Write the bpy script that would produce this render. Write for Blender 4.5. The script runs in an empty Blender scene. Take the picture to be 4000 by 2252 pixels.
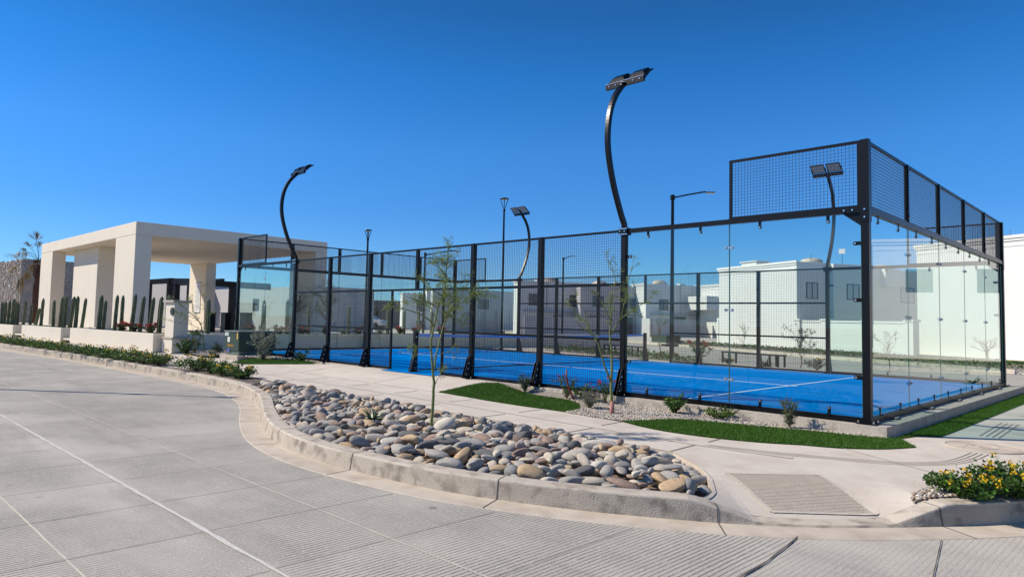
import bpy, math, random
import numpy as np
from mathutils import Vector, Matrix
from mathutils.geometry import delaunay_2d_cdt
R = random.Random(7)
NR = np.random.default_rng(11)
SC = bpy.context.scene
COL = SC.collection
PI = math.pi
# ------------------------------------------------------------------ camera, world, sun, exposure
cam = bpy.data.objects.new('camera', bpy.data.cameras.new('camera'))
COL.objects.link(cam)
YAW, PIT, ROL = -.80084, .05882, .02297
fw = Vector((math.sin(YAW)*math.cos(PIT), math.cos(YAW)*math.cos(PIT), math.sin(PIT)))
r0 = fw.cross(Vector((0, 0, 1))).normalized(); u0 = r0.cross(fw)
rt = r0*math.cos(ROL) + u0*math.sin(ROL); up = -r0*math.sin(ROL) + u0*math.cos(ROL)
m = Matrix((rt, up, -fw)).transposed().to_4x4(); m.translation = Vector((3.0591, -10.4255, 1.3112))
cam.matrix_world = m
cam.data.sensor_width = 36; cam.data.lens = 36*2652.45/4000
cam.data.shift_x = 113.9/4000; cam.data.shift_y = -35.88/4000
cam.data.clip_start = .1; cam.data.clip_end = 3000
SC.camera = cam
SUNAZ = math.atan2(-.76, -.65)          # direction towards the sun, measured from +Y towards +X
SUNEL = math.radians(39)
w = bpy.data.worlds.new("World"); SC.world = w; w.use_nodes = True
nt = w.node_tree; bg = nt.nodes['Background']
sky = nt.nodes.new('ShaderNodeTexSky'); sky.sky_type = 'NISHITA'; sky.sun_disc = False
sky.sun_elevation = SUNEL; sky.sun_rotation = SUNAZ
sky.altitude = 300; sky.air_density = 1.0; sky.dust_density = .0; sky.ozone_density = 1.5
tcw = nt.nodes.new('ShaderNodeTexCoord'); spw = nt.nodes.new('ShaderNodeSeparateXYZ'); rw = nt.nodes.new('ShaderNodeValToRGB'); mw = nt.nodes.new('ShaderNodeMix'); mw.data_type = 'RGBA'; mw.blend_type = 'MULTIPLY'; mw.inputs['Factor'].default_value = 1
# clear dry desert air: the blue is deeper than the stock sky at every height above the horizon
SKYTINT = [(0.0, (0.3007, 0.5428, 0.95)), (0.07, (0.243, 0.4818, 0.8286)), (0.15, (0.1809, 0.4741, 0.8699)), (0.24, (0.1695, 0.5253, 0.937)), (0.34, (0.1012, 0.4887, 0.9009)), (0.42, (0.0916, 0.4033, 0.7325))]
for k, (z, c) in enumerate(SKYTINT):
    e = rw.color_ramp.elements[k] if k < 2 else rw.color_ramp.elements.new(z)
    e.position = z; e.color = (*c, 1)
nt.links.new(tcw.outputs['Generated'], spw.inputs[0]); nt.links.new(spw.outputs[2], rw.inputs[0])
nt.links.new(sky.outputs[0], mw.inputs['A']); nt.links.new(rw.outputs[0], mw.inputs['B']); nt.links.new(mw.outputs['Result'], bg.inputs[0])
bg.inputs[1].default_value = .1384
sd = bpy.data.lights.new('sun', 'SUN'); sd.energy = 5.0; sd.angle = math.radians(.53); sd.color = (1, .91, .78)
sun = bpy.data.objects.new('sun', sd); COL.objects.link(sun)
sdir = Vector((math.sin(SUNAZ)*math.cos(SUNEL), math.cos(SUNAZ)*math.cos(SUNEL), math.sin(SUNEL)))
sun.rotation_euler = sdir.to_track_quat('Z', 'Y').to_euler(); sun.location = sdir*60
SC.view_settings.view_transform = 'Standard'; SC.view_settings.look = 'None'
SC.view_settings.exposure = 0.2; SC.view_settings.gamma = 1
SC.cycles.max_bounces = 14; SC.cycles.transparent_max_bounces = 40
# ------------------------------------------------------------------ helpers
ORG = {}
def ss(t):
    t = min(1, max(0, t)); return t*t*(3-2*t)
def drop(x, y):
    dx, dy = x-.56, y+4.82
    l = dx*.677+dy*.735; d = -dx*.735+dy*.677
    return .168*(1-ss(d/1.1))*(1-min(1, max(0, (abs(l-.6)-.55)/.5)))
def H(x, y):
    if y > .3: return -.15
    return -.15-drop(x, y)+.14*ss((y+2.2)/2.0)*ss((-5.6-x)/1.6)
ROAD = -.33
class MB:
    def __init__(s): s.v = []; s.f = []; s.m = []
    def add(s, vs, fs, mi=0):
        n = len(s.v); s.v += [tuple(p) for p in vs]; s.f += [tuple(i+n for i in f) for f in fs]; s.m += [mi]*len(fs)
    def box(s, x0, y0, z0, x1, y1, z1, mi=0):
        s.add([(x0,y0,z0),(x1,y0,z0),(x1,y1,z0),(x0,y1,z0),(x0,y0,z1),(x1,y0,z1),(x1,y1,z1),(x0,y1,z1)],
              [(0,3,2,1),(4,5,6,7),(0,1,5,4),(1,2,6,5),(2,3,7,6),(3,0,4,7)], mi)
    def obox(s, o, a, b, ra, rb, rz, mi=0):   # box in a rotated frame: origin o, axes a,b; ranges
        P = lambda i, j, k: (o[0]+a[0]*ra[i]+b[0]*rb[j], o[1]+a[1]*ra[i]+b[1]*rb[j], rz[k])
        q = [P(0,0,0),P(1,0,0),P(1,1,0),P(0,1,0),P(0,0,1),P(1,0,1),P(1,1,1),P(0,1,1)]
        fs = [(0,3,2,1),(4,5,6,7),(0,1,5,4),(1,2,6,5),(2,3,7,6),(3,0,4,7)]
        if a[0]*b[1]-a[1]*b[0] < 0: fs = [f[::-1] for f in fs]
        s.add(q, fs, mi)
    def bar(s, p, q, wd, hg=None, mi=0, upv=(0,0,1)):
        p = Vector(p); q = Vector(q); hg = hg or wd; d = (q-p).normalized(); u = Vector(upv)
        if abs(d.dot(u)) > .98: u = Vector((1,0,0))
        x = d.cross(u).normalized(); z = x.cross(d)
        c = []
        for e in (p, q):
            for i, j in ((-1,-1),(1,-1),(1,1),(-1,1)): c.append(e+x*(wd/2*i)+z*(hg/2*j))
        s.add(c, [(3,2,1,0),(4,5,6,7),(0,1,5,4),(1,2,6,5),(2,3,7,6),(3,0,4,7)], mi)
    def tube(s, pts, rad, n=8, mi=0, cap=True):
        pts = [Vector(p) for p in pts]
        if not hasattr(rad, '__len__'): rad = [rad]*len(pts)
        b = len(s.v); ref = None
        for i, p in enumerate(pts):
            d = (pts[min(i+1, len(pts)-1)]-pts[max(i-1, 0)]).normalized()
            if ref is None: ref = Vector((0,0,1)) if abs(d.z) < .9 else Vector((1,0,0))
            x = d.cross(ref).normalized(); y = x.cross(d); 
            for k in range(n):
                t = 2*PI*k/n; s.v.append(tuple(p+(x*math.cos(t)+y*math.sin(t))*rad[i]))
        for i in range(len(pts)-1):
            for k in range(n):
                a = b+i*n+k; c = b+i*n+(k+1) % n; s.f.append((a, c, c+n, a+n)); s.m.append(mi)
        if cap:
            s.f.append(tuple(b+k for k in range(n))[::-1]); s.m.append(mi)
            s.f.append(tuple(b+(len(pts)-1)*n+k for k in range(n))); s.m.append(mi)
    def lathe(s, prof, n=24, c=(0,0,0), mi=0):
        b = len(s.v)
        for r, z in prof:
            for k in range(n):
                t = 2*PI*k/n; s.v.append((c[0]+r*math.cos(t), c[1]+r*math.sin(t), c[2]+z))
        for i in range(len(prof)-1):
            for k in range(n):
                a = b+i*n+k; e = b+i*n+(k+1) % n; s.f.append((a, e, e+n, a+n)); s.m.append(mi)
        s.f.append(tuple(b+k for k in range(n))[::-1]); s.m.append(mi)
        s.f.append(tuple(b+(len(prof)-1)*n+k for k in range(n))); s.m.append(mi)
    def prism(s, pts, z0, z1, mi=0):
        n = len(pts); ar = sum(pts[i][0]*pts[(i+1)%n][1]-pts[(i+1)%n][0]*pts[i][1] for i in range(n))
        if ar < 0: pts = pts[::-1]
        s.add([(x,y,z0) for x,y in pts]+[(x,y,z1) for x,y in pts],
              [tuple(range(n))[::-1], tuple(range(n,2*n))]+[(i,(i+1)%n,(i+1)%n+n,i+n) for i in range(n)], mi)
    def disc(s, c, nrm, r, th, n=12, mi=0):
        c = Vector(c); d = Vector(nrm).normalized(); s.tube([c-d*th/2, c+d*th/2], r, n, mi)
    def build(s, name, mats, parent=None, smooth=False, **kw):
        me = bpy.data.meshes.new(name)
        o = Vector(ORG.get(parent.name, (0,0,0))) if parent else Vector((0,0,0))
        if kw.get('local'): o = Vector((0,0,0))
        me.from_pydata([tuple(Vector(p)-o) for p in s.v], [], s.f)
        if not isinstance(mats, (list, tuple)): mats = [mats]
        for mt in mats: me.materials.append(mt)
        if len(mats) > 1: me.polygons.foreach_set('material_index', s.m)
        if smooth: me.polygons.foreach_set('use_smooth', [True]*len(me.polygons))
        me.update()
        ob = bpy.data.objects.new(name, me); COL.objects.link(ob)
        if parent: ob.parent = parent; ORG[ob.name] = tuple(o)
        return ob
def tag(o, label=None, cat=None, group=None, kind=None):
    if label: o['label'] = label
    if cat: o['category'] = cat
    if group: o['group'] = group
    if kind: o['kind'] = kind
    return o
def thing(name, loc, label, cat, group=None):
    o = bpy.data.objects.new(name, None); COL.objects.link(o); o.location = loc; o.empty_display_size = .2
    ORG[o.name] = tuple(loc); return tag(o, label, cat, group)
def inpoly(x, y, P):
    c = False; n = len(P); j = n-1
    for i in range(n):
        if (P[i][1] > y) != (P[j][1] > y) and x < (P[j][0]-P[i][0])*(y-P[i][1])/(P[j][1]-P[i][1])+P[i][0]: c = not c
        j = i
    return c
def raw(name, V, Fq, mat, smooth=False, parent=None, mi=None):
    """fast mesh from numpy: V (n,3), Fq (m,k)"""
    me = bpy.data.meshes.new(name); V = np.asarray(V, np.float32); Fq = np.asarray(Fq, np.int32); k = Fq.shape[1]
    if parent: V = V-np.asarray(ORG.get(parent.name, (0,0,0)), np.float32)
    me.vertices.add(len(V)); me.vertices.foreach_set('co', V.ravel())
    me.loops.add(Fq.size); me.loops.foreach_set('vertex_index', Fq.ravel())
    me.polygons.add(len(Fq)); me.polygons.foreach_set('loop_start', np.arange(0, Fq.size, k, dtype=np.int32))
    me.polygons.foreach_set('loop_total', np.full(len(Fq), k, np.int32))
    for mt in (mat if isinstance(mat, (list, tuple)) else [mat]): me.materials.append(mt)
    if mi is not None: me.polygons.foreach_set('material_index', np.asarray(mi, np.int32))
    if smooth: me.polygons.foreach_set('use_smooth', np.ones(len(Fq), bool))
    me.update(calc_edges=True)
    ob = bpy.data.objects.new(name, me); COL.objects.link(ob)
    if parent: ob.parent = parent; ORG[ob.name] = ORG.get(parent.name, (0,0,0))
    return ob
def densify(P, step, closed=True):
    out = []; n = len(P)
    for i in range(n if closed else n-1):
        a, b = P[i], P[(i+1) % n]; k = max(1, int(math.hypot(b[0]-a[0], b[1]-a[1])/step))
        for j in range(k): out.append((a[0]+(b[0]-a[0])*j/k, a[1]+(b[1]-a[1])*j/k))
    if not closed: out.append(P[-1])
    return out
def smoothline(P, step=.15):
    """Catmull-Rom through the points"""
    out = []; n = len(P)
    for i in range(n-1):
        p0, p1, p2, p3 = P[max(i-1,0)], P[i], P[i+1], P[min(i+2,n-1)]
        k = max(1, int(math.hypot(p2[0]-p1[0], p2[1]-p1[1])/step))
        for j in range(k):
            t = j/k
            out.append(tuple(.5*((2*p1[c])+(-p0[c]+p2[c])*t+(2*p0[c]-5*p1[c]+4*p2[c]-p3[c])*t*t+(-p0[c]+3*p1[c]-3*p2[c]+p3[c])*t**3) for c in (0,1)))
    out.append(tuple(P[-1])); return out
def sheet(name, P, mat, zf, holes=(), step=.25, kind='structure', grid=None, skirt=None):
    P = list(P); vs = [Vector(p) for p in P]; es = [(i, (i+1) % len(P)) for i in range(len(P))]
    for h in holes:
        b = len(vs); vs += [Vector(p) for p in h]; es += [(b+i, b+(i+1) % len(h)) for i in range(len(h))]
    if grid:
        x0, y0, x1, y1, st = grid
        y = y0
        while y < y1:
            x = x0
            while x < x1:
                if inpoly(x, y, P) and not any(inpoly(x, y, h) for h in holes): vs.append(Vector((x+R.uniform(-.01,.01), y+R.uniform(-.01,.01))))
                x += st
            y += st
        if skirt is None and name == 'pavement':
            for i in range(38):
                for j in range(36):
                    x, y = -1.0+i*.09+.031, -5.4+j*.09+.043
                    if inpoly(x, y, P) and not any(inpoly(x, y, h) for h in holes) and drop(x, y) > .0005: vs.append(Vector((x, y)))
    rv, re, rf, *_ = delaunay_2d_cdt(vs, es, [], 0, 1e-5)
    mb = MB(); keep = []
    for f in rf:
        cx = sum(rv[i][0] for i in f)/3; cy = sum(rv[i][1] for i in f)/3
        if inpoly(cx, cy, P) and not any(inpoly(cx, cy, h) for h in holes):
            a, b, c = (rv[i] for i in f)
            if (b-a).cross(c-a) < 0: f = f[::-1]
            keep.append(tuple(f))
    mb.add([(p[0], p[1], zf(p[0], p[1])) for p in rv], keep)
    if skirt is not None:
        n = len(P)
        for i in range(n):
            a, b = P[i], P[(i+1) % n]
            mb.add([(a[0],a[1],zf(*a)),(b[0],b[1],zf(*b)),(b[0],b[1],skirt),(a[0],a[1],skirt)], [(3,2,1,0)])
    ob = mb.build(name, mat); 
    if kind: ob['kind'] = kind
    return ob
# ------------------------------------------------------------------ materials
MATS = {}
def mat(name, col, rough=.8, metal=0, noise=0, nscale=5, bump=0, bscale=30, spec=.5, dark=None, stains=None, speck=0, subs=0):
    if name in MATS: return MATS[name]
    M = bpy.data.materials.new(name); M.use_nodes = True; T = M.node_tree; N = T.nodes; L = T.links
    b = N['Principled BSDF']; b.inputs['Roughness'].default_value = rough; b.inputs['Metallic'].default_value = metal
    b.inputs['Specular IOR Level'].default_value = spec
    tc = N.new('ShaderNodeTexCoord'); c = N.new('ShaderNodeRGB'); c.outputs[0].default_value = (*col, 1); cur = c.outputs[0]
    def noisemix(cur, scale, colr, fac0, fac1, amt, det=6):
        n = N.new('ShaderNodeTexNoise'); n.inputs['Scale'].default_value = scale; n.inputs['Detail'].default_value = det
        L.new(tc.outputs['Object'], n.inputs['Vector'])
        r = N.new('ShaderNodeMapRange'); r.inputs['From Min'].default_value = fac0; r.inputs['From Max'].default_value = fac1; r.inputs['To Max'].default_value = amt
        L.new(n.outputs[0], r.inputs['Value'])
        mx = N.new('ShaderNodeMix'); mx.data_type = 'RGBA'; L.new(r.outputs[0], mx.inputs['Factor']); L.new(cur, mx.inputs['A'])
        mx.inputs['B'].default_value = (*colr, 1); return mx.outputs['Result']
    if noise:
        dk = dark or tuple(x*(1-noise) for x in col); cur = noisemix(cur, nscale, dk, .35, .7, .9)
        cur = noisemix(cur, nscale*6.3, tuple(min(1, x*(1+noise*.6)) for x in col), .45, .75, .5)
    if stains: cur = noisemix(cur, stains[0], stains[1], stains[2], stains[3], stains[4])
    if speck: cur = noisemix(cur, 160, tuple(x*.45 for x in col), .55, .72, speck, 3)
    L.new(cur, b.inputs['Base Color'])
    if bump:
        n = N.new('ShaderNodeTexNoise'); n.inputs['Scale'].default_value = bscale; n.inputs['Detail'].default_value = 6
        L.new(tc.outputs['Object'], n.inputs['Vector'])
        bp = N.new('ShaderNodeBump'); bp.inputs['Strength'].default_value = bump; bp.inputs['Distance'].default_value = .01
        L.new(n.outputs[0], bp.inputs['Height']); L.new(bp.outputs[0], b.inputs['Normal'])
    MATS[name] = M; return M
def leafmat(name, col, var=.35, trans=.25, rough=.55):
    """leaf colour varies from leaf to leaf (random per island) with some light coming through"""
    if name in MATS: return MATS[name]
    M = bpy.data.materials.new(name); M.use_nodes = True; T = M.node_tree; N = T.nodes; L = T.links
    b = N['Principled BSDF']; b.inputs['Roughness'].default_value = rough; b.inputs['Specular IOR Level'].default_value = .35
    g = N.new('ShaderNodeNewGeometry'); cr = N.new('ShaderNodeValToRGB'); e = cr.color_ramp.elements
    e[0].color = (*(x*(1-var) for x in col), 1); e[1].color = (*(min(1, x*(1+var)) for x in col), 1)
    L.new(g.outputs['Random Per Island'], cr.inputs[0]); L.new(cr.outputs[0], b.inputs['Base Color'])
    tr = N.new('ShaderNodeBsdfTranslucent'); L.new(cr.outputs[0], tr.inputs[0])
    mx = N.new('ShaderNodeMixShader'); mx.inputs[0].default_value = trans
    L.new(b.outputs[0], mx.inputs[1]); L.new(tr.outputs[0], mx.inputs[2]); L.new(mx.outputs[0], N['Material Output'].inputs[0])
    MATS[name] = M; return M
def math_node(N, L, op, a, b=None, c=None):
    n = N.new('ShaderNodeMath'); n.operation = op
    for i, x in enumerate((a, b, c)):
        if x is None: continue
        if isinstance(x, (int, float)): n.inputs[i].default_value = x
        else: L.new(x, n.inputs[i])
    return n.outputs[0]
def road_material():
    M = bpy.data.materials.new('road_concrete'); M.use_nodes = True; T = M.node_tree; N = T.nodes; L = T.links
    b = N['Principled BSDF']; b.inputs['Roughness'].default_value = .9; b.inputs['Specular IOR Level'].default_value = .25
    tc = N.new('ShaderNodeTexCoord'); sp = N.new('ShaderNodeSeparateXYZ'); L.new(tc.outputs['Object'], sp.inputs[0])
    def noise(scale, det=6, vec=None, rough=.5):
        n = N.new('ShaderNodeTexNoise'); n.inputs['Scale'].default_value = scale; n.inputs['Detail'].default_value = det; n.inputs['Roughness'].default_value = rough
        L.new(vec or tc.outputs['Object'], n.inputs['Vector']); return n.outputs[0]
    def ramp(v, a, c, lo=0, hi=1):
        r = N.new('ShaderNodeMapRange'); r.inputs['From Min'].default_value = a; r.inputs['From Max'].default_value = c
        r.inputs['To Min'].default_value = lo; r.inputs['To Max'].default_value = hi; L.new(v, r.inputs['Value']); return r.outputs[0]
    mp = N.new('ShaderNodeMapping'); mp.inputs['Scale'].default_value = (9, 1.2, 1); L.new(tc.outputs['Object'], mp.inputs[0])
    mp0 = N.new('ShaderNodeMapping'); mp0.inputs['Scale'].default_value = (1.3, .5, 1); L.new(tc.outputs['Object'], mp0.inputs[0]); wob = noise(1.2, 3, mp0.outputs[0])
    x = math_node(N, L, 'ADD', sp.outputs[0], math_node(N, L, 'MULTIPLY', wob, .06))
    tine = math_node(N, L, 'SINE', math_node(N, L, 'MULTIPLY', x, 2*PI/.042))
    tine = ramp(tine, .15, .85)                                   # 0 flat, 1 in the groove
    brk = ramp(noise(9, 4, mp.outputs[0]), .30, .50)            # the grooves break up along their length
    patch = ramp(noise(.7, 4), .36, .60, .30, 1)
    smooth_ = ramp(math_node(N, L, 'ABSOLUTE', math_node(N, L, 'ADD', sp.outputs[1], 8.40)), .06, .42)
    patch = math_node(N, L, 'MULTIPLY', patch, smooth_)               # and fade in worn patches
    g = math_node(N, L, 'MULTIPLY', math_node(N, L, 'MULTIPLY', tine, brk), patch)
    g = math_node(N, L, 'MULTIPLY', g, ramp(sp.outputs[0], .85, 1.1, 1, .25))
    base = N.new('ShaderNodeMix'); base.data_type = 'RGBA'; base.inputs['A'].default_value = (.47, .435, .375, 1); base.inputs['B'].default_value = (.35, .325, .285, 1)
    L.new(ramp(noise(1.3, 8), .35, .68), base.inputs['Factor'])
    b2 = N.new('ShaderNodeMix'); b2.data_type = 'RGBA'; L.new(base.outputs['Result'], b2.inputs['A']); b2.inputs['B'].default_value = (.56, .52, .455, 1)
    L.new(ramp(noise(45, 5), .52, .72, 0, .75), b2.inputs['Factor'])
    b3 = N.new('ShaderNodeMix'); b3.data_type = 'RGBA'; L.new(b2.outputs['Result'], b3.inputs['A']); b3.inputs['B'].default_value = (.20, .185, .165, 1)
    L.new(math_node(N, L, 'MULTIPLY', g, .78), b3.inputs['Factor'])
    sn = N.new('ShaderNodeTexNoise'); sn.inputs['Scale'].default_value = 120; sn.inputs['Detail'].default_value = 2; L.new(tc.outputs['Object'], sn.inputs['Vector'])
    b4 = N.new('ShaderNodeMix'); b4.data_type = 'RGBA'; L.new(b3.outputs['Result'], b4.inputs['A']); b4.inputs['B'].default_value = (.17, .16, .15, 1)
    L.new(ramp(sn.outputs[0], .64, .74, 0, .6), b4.inputs['Factor']); mp2 = N.new('ShaderNodeMapping'); mp2.inputs['Scale'].default_value = (.35, 2.2, 1); L.new(tc.outputs['Object'], mp2.inputs[0])
    b5 = N.new('ShaderNodeMix'); b5.data_type = 'RGBA'; L.new(b4.outputs['Result'], b5.inputs['A']); b5.inputs['B'].default_value = (.24, .215, .185, 1)
    L.new(ramp(noise(.9, 7, mp2.outputs[0], .65), .55, .75, 0, .5), b5.inputs['Factor'])
    b6 = N.new('ShaderNodeMix'); b6.data_type = 'RGBA'; L.new(b5.outputs['Result'], b6.inputs['A']); b6.inputs['B'].default_value = (.12, .10, .085, 1)
    L.new(ramp(noise(4.5, 3), .74, .80, 0, .55), b6.inputs['Factor']); L.new(b6.outputs['Result'], b.inputs['Base Color'])
    h = math_node(N, L, 'SUBTRACT', math_node(N, L, 'MULTIPLY', noise(70, 5), .55), g)
    bp = N.new('ShaderNodeBump'); bp.inputs['Strength'].default_value = .8; bp.inputs['Distance'].default_value = .006
    L.new(h, bp.inputs['Height']); L.new(bp.outputs[0], b.inputs['Normal']); return M
def glass_material():
    M = bpy.data.materials.new('court_glass'); M.use_nodes = True; T = M.node_tree; N = T.nodes; L = T.links
    N.remove(N['Principled BSDF'])
    tr = N.new('ShaderNodeBsdfTransparent'); tr.inputs[0].default_value = (.885, .945, .925, 1)
    gl = N.new('ShaderNodeBsdfGlossy'); gl.inputs['Roughness'].default_value = .0; gl.inputs[0].default_value = (.97, 1, .99, 1)
    fr = N.new('ShaderNodeFresnel'); fr.inputs[0].default_value = 1.52
    ge = N.new('ShaderNodeNewGeometry')
    f = math_node(N, L, 'MULTIPLY', fr.outputs[0], math_node(N, L, 'SUBTRACT', 1.0, ge.outputs['Backfacing']))
    f = math_node(N, L, 'MINIMUM', math_node(N, L, 'MULTIPLY', f, 1.0), .9)
    mx = N.new('ShaderNodeMixShader'); L.new(f, mx.inputs[0]); L.new(tr.outputs[0], mx.inputs[1]); L.new(gl.outputs[0], mx.inputs[2])
    L.new(mx.outputs[0], N['Material Output'].inputs[0]); return M
def wavebump(name, col, scale, axis, rough=.85, strength=.6, dark=None):
    M = mat(name, col, rough, noise=.18, nscale=3, bump=.3, bscale=60)
    T = M.node_tree; N = T.nodes; L = T.links; tc = N.new('ShaderNodeTexCoord'); wv = N.new('ShaderNodeTexWave')
    wv.bands_direction = axis; wv.inputs['Scale'].default_value = scale; wv.inputs['Distortion'].default_value = 1.2; wv.inputs['Detail'].default_value = 2
    wv.inputs['Detail Scale'].default_value = 3
    L.new(tc.outputs['Object'], wv.inputs[0])
    bp = N.new('ShaderNodeBump'); bp.inputs['Strength'].default_value = strength; bp.inputs['Distance'].default_value = .008
    L.new(wv.outputs['Fac'], bp.inputs['Height'])
    b = N['Principled BSDF']; old = b.inputs['Normal'].links[0].from_node; L.new(old.outputs[0], bp.inputs['Normal']); L.new(bp.outputs[0], b.inputs['Normal'])
    if dark:
        src = b.inputs['Base Color'].links[0].from_socket; mx = N.new('ShaderNodeMix'); mx.data_type = 'RGBA'
        r = N.new('ShaderNodeMapRange'); r.inputs['From Min'].default_value = .45; r.inputs['From Max'].default_value = 0; r.inputs['To Max'].default_value = .7
        L.new(wv.outputs['Fac'], r.inputs[0]); L.new(r.outputs[0], mx.inputs['Factor']); L.new(src, mx.inputs['A']); mx.inputs['B'].default_value = (*dark, 1); L.new(mx.outputs['Result'], b.inputs['Base Color'])
    return M
M_ROAD = road_material(); M_GLASS = glass_material()
M_WALK = mat('pavement_concrete', (.60,.535,.455), .9, noise=.13, nscale=1.1, bump=.25, bscale=70, spec=.25, stains=(2.3,(.42,.34,.26),.5,.78,.55))
M_KERB = mat('kerb_concrete', (.54,.475,.39), .92, noise=.13, nscale=1.6, bump=.35, bscale=120, spec=.2, stains=(5.5,(.25,.21,.165),.50,.70,.8), speck=.35)
M_GUT = mat('gutter_concrete', (.56,.485,.395), .92, noise=.16, nscale=1.7, bump=.3, bscale=80, spec=.2, stains=(3.5,(.36,.29,.22),.45,.72,.7), speck=.2)
M_SOIL = mat('dry_soil', (.24,.175,.12), .97, noise=.3, nscale=6, bump=.8, bscale=40, spec=.1)
M_DIRT = mat('bare_ground', (.36,.29,.215), .97, noise=.2, nscale=.4, bump=.4, bscale=10, spec=.1)
M_COURT = mat('blue_court_turf', (.0008,.19,.57), .95, noise=.16, nscale=.9, bump=.2, bscale=200, spec=.0, stains=(1.9,(.006,.21,.68),.5,.72,.7))
M_LINE = mat('court_line_white', (.74,.78,.82), .9)
M_BLACK = mat('black_powder_coat', (.003,.003,.004), .34, noise=.15, nscale=20, spec=.26)
M_WIRE = mat('black_wire', (.008,.0085,.011), .5)
M_STEEL = mat('bright_steel', (.62,.62,.63), .25, metal=1)
M_DSTEEL = mat('dull_steel', (.30,.30,.31), .4, metal=1)
M_GRASS = leafmat('artificial_grass_blade', (.062,.150,.010), .35, .2, .5)
M_TURF = mat('artificial_grass_base', (.022,.07,.008), .95, noise=.3, nscale=30, bump=.6, bscale=200, spec=.1)
M_PLINTH = mat('rough_concrete', (.47,.42,.355), .93, noise=.2, nscale=5, bump=.8, bscale=28, spec=.2, stains=(9,(.28,.24,.2),.5,.68,.7))
M_CREAM = mat('cream_render', (.69,.625,.515), .9, noise=.05, nscale=1.2, bump=.18, bscale=120, spec=.2)
M_SOFFIT = mat('soffit_render', (.60,.53,.43), .9, noise=.06, nscale=1.5, bump=.1, bscale=90, spec=.2)
M_TRIM = mat('taupe_trim', (.40,.35,.29), .85, bump=.1, bscale=90)
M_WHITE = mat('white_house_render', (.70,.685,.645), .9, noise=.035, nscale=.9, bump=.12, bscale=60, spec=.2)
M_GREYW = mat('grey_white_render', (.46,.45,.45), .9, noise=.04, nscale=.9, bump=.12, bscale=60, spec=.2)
M_DKH = mat('dark_house_render', (.22,.20,.19), .9, noise=.08, nscale=.9)
M_WIN = mat('window_glass_dark', (.05,.06,.07), .08, spec=.8)
M_CURT = mat('window_with_curtain', (.42,.45,.47), .25, noise=.06, nscale=2)
M_FRAME = mat('dark_window_frame', (.02,.022,.025), .4)
M_TGREEN = mat('transformer_green', (.028,.050,.030), .42, noise=.1, nscale=2, spec=.5)
M_TGREEN2 = mat('faded_green_lid', (.12,.15,.125), .45, noise=.1, nscale=3)
M_ROCKW = None
cob = [((.345,.33,.30),'grey'), ((.41,.375,.33),'warm grey'), ((.52,.455,.36),'pale beige'), ((.50,.36,.22),'tan'), ((.33,.235,.185),'reddish'), ((.25,.25,.24),'blue grey'), ((.43,.34,.30),'pinkish'), ((.15,.148,.145),'dark grey'), ((.62,.57,.48),'cream')]
M_COB = [mat('cobble_'+n.replace(' ','_'), c, .82, noise=.3, nscale=3.2, bump=.8, bscale=14, spec=.25, stains=(24,tuple(min(1,x*1.35) for x in c),.55,.7,.6), speck=.3) for c, n in cob]
M_PEB = [mat('pebble_'+str(n), c, .85, noise=.2, nscale=40, spec=.2) for n, c in (('cream',(.52,.45,.35)),('grey',(.33,.31,.29)),('brown',(.36,.27,.20)),('pale',(.60,.56,.49)))]
M_BARK = mat('green_bark', (.16,.19,.055), .7, noise=.3, nscale=25, bump=.4, bscale=80, stains=(30,(.11,.085,.045),.55,.7,.8))
M_TWIG = mat('brown_twig', (.13,.095,.055), .8, noise=.3, nscale=30)
M_NEED = leafmat('feathery_leaf', (.19,.25,.065), .45, .35)
M_LEAF = leafmat('fresh_green_leaf', (.075,.165,.020), .5, .3)
M_DLEAF = leafmat('dark_green_leaf', (.022,.055,.018), .5, .2)
M_SAGE = leafmat('sage_leaf', (.16,.19,.13), .4, .2, .7)
M_SILV = leafmat('silver_leaf', (.33,.345,.27), .4, .2, .6)
M_YEL = leafmat('yellow_flower', (.92,.58,.02), .15, .3)
M_RED = leafmat('red_bract', (.36,.012,.018), .5, .3)
M_MAG = leafmat('magenta_flower', (.42,.02,.10), .4, .3)
M_PURP = leafmat('purple_flower', (.20,.10,.24), .3, .3)
M_OLIVE = leafmat('olive_leaf', (.10,.115,.05), .5, .25)
M_CACT = mat('cactus_skin', (.055,.085,.04), .55, noise=.35, nscale=6, bump=.2, bscale=40, stains=(14,(.13,.15,.08),.5,.72,.6))
M_CRIB = mat('cactus_rib_edge', (.30,.31,.17), .7)
M_PALM = leafmat('dry_palm_frond', (.21,.165,.085), .4, .25)
M_PALMG = leafmat('green_palm_frond', (.07,.085,.035), .4, .25)
M_PTRUNK = mat('palm_trunk_bark', (.10,.045,.03), .9, noise=.4, nscale=8, bump=.9, bscale=25)
# ------------------------------------------------------------------ ground, road, kerbs, pavement
mb = MB(); mb.add([(-900,-900,-.40),(900,-900,-.40),(900,900,-.40),(-900,900,-.40)], [(0,1,2,3)])
tag(mb.build('ground', M_DIRT), kind='structure')
road = sheet('road', [(-95,-55),(60,-55),(60,60),(-95,60)], M_ROAD, lambda x, y: ROAD)
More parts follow.
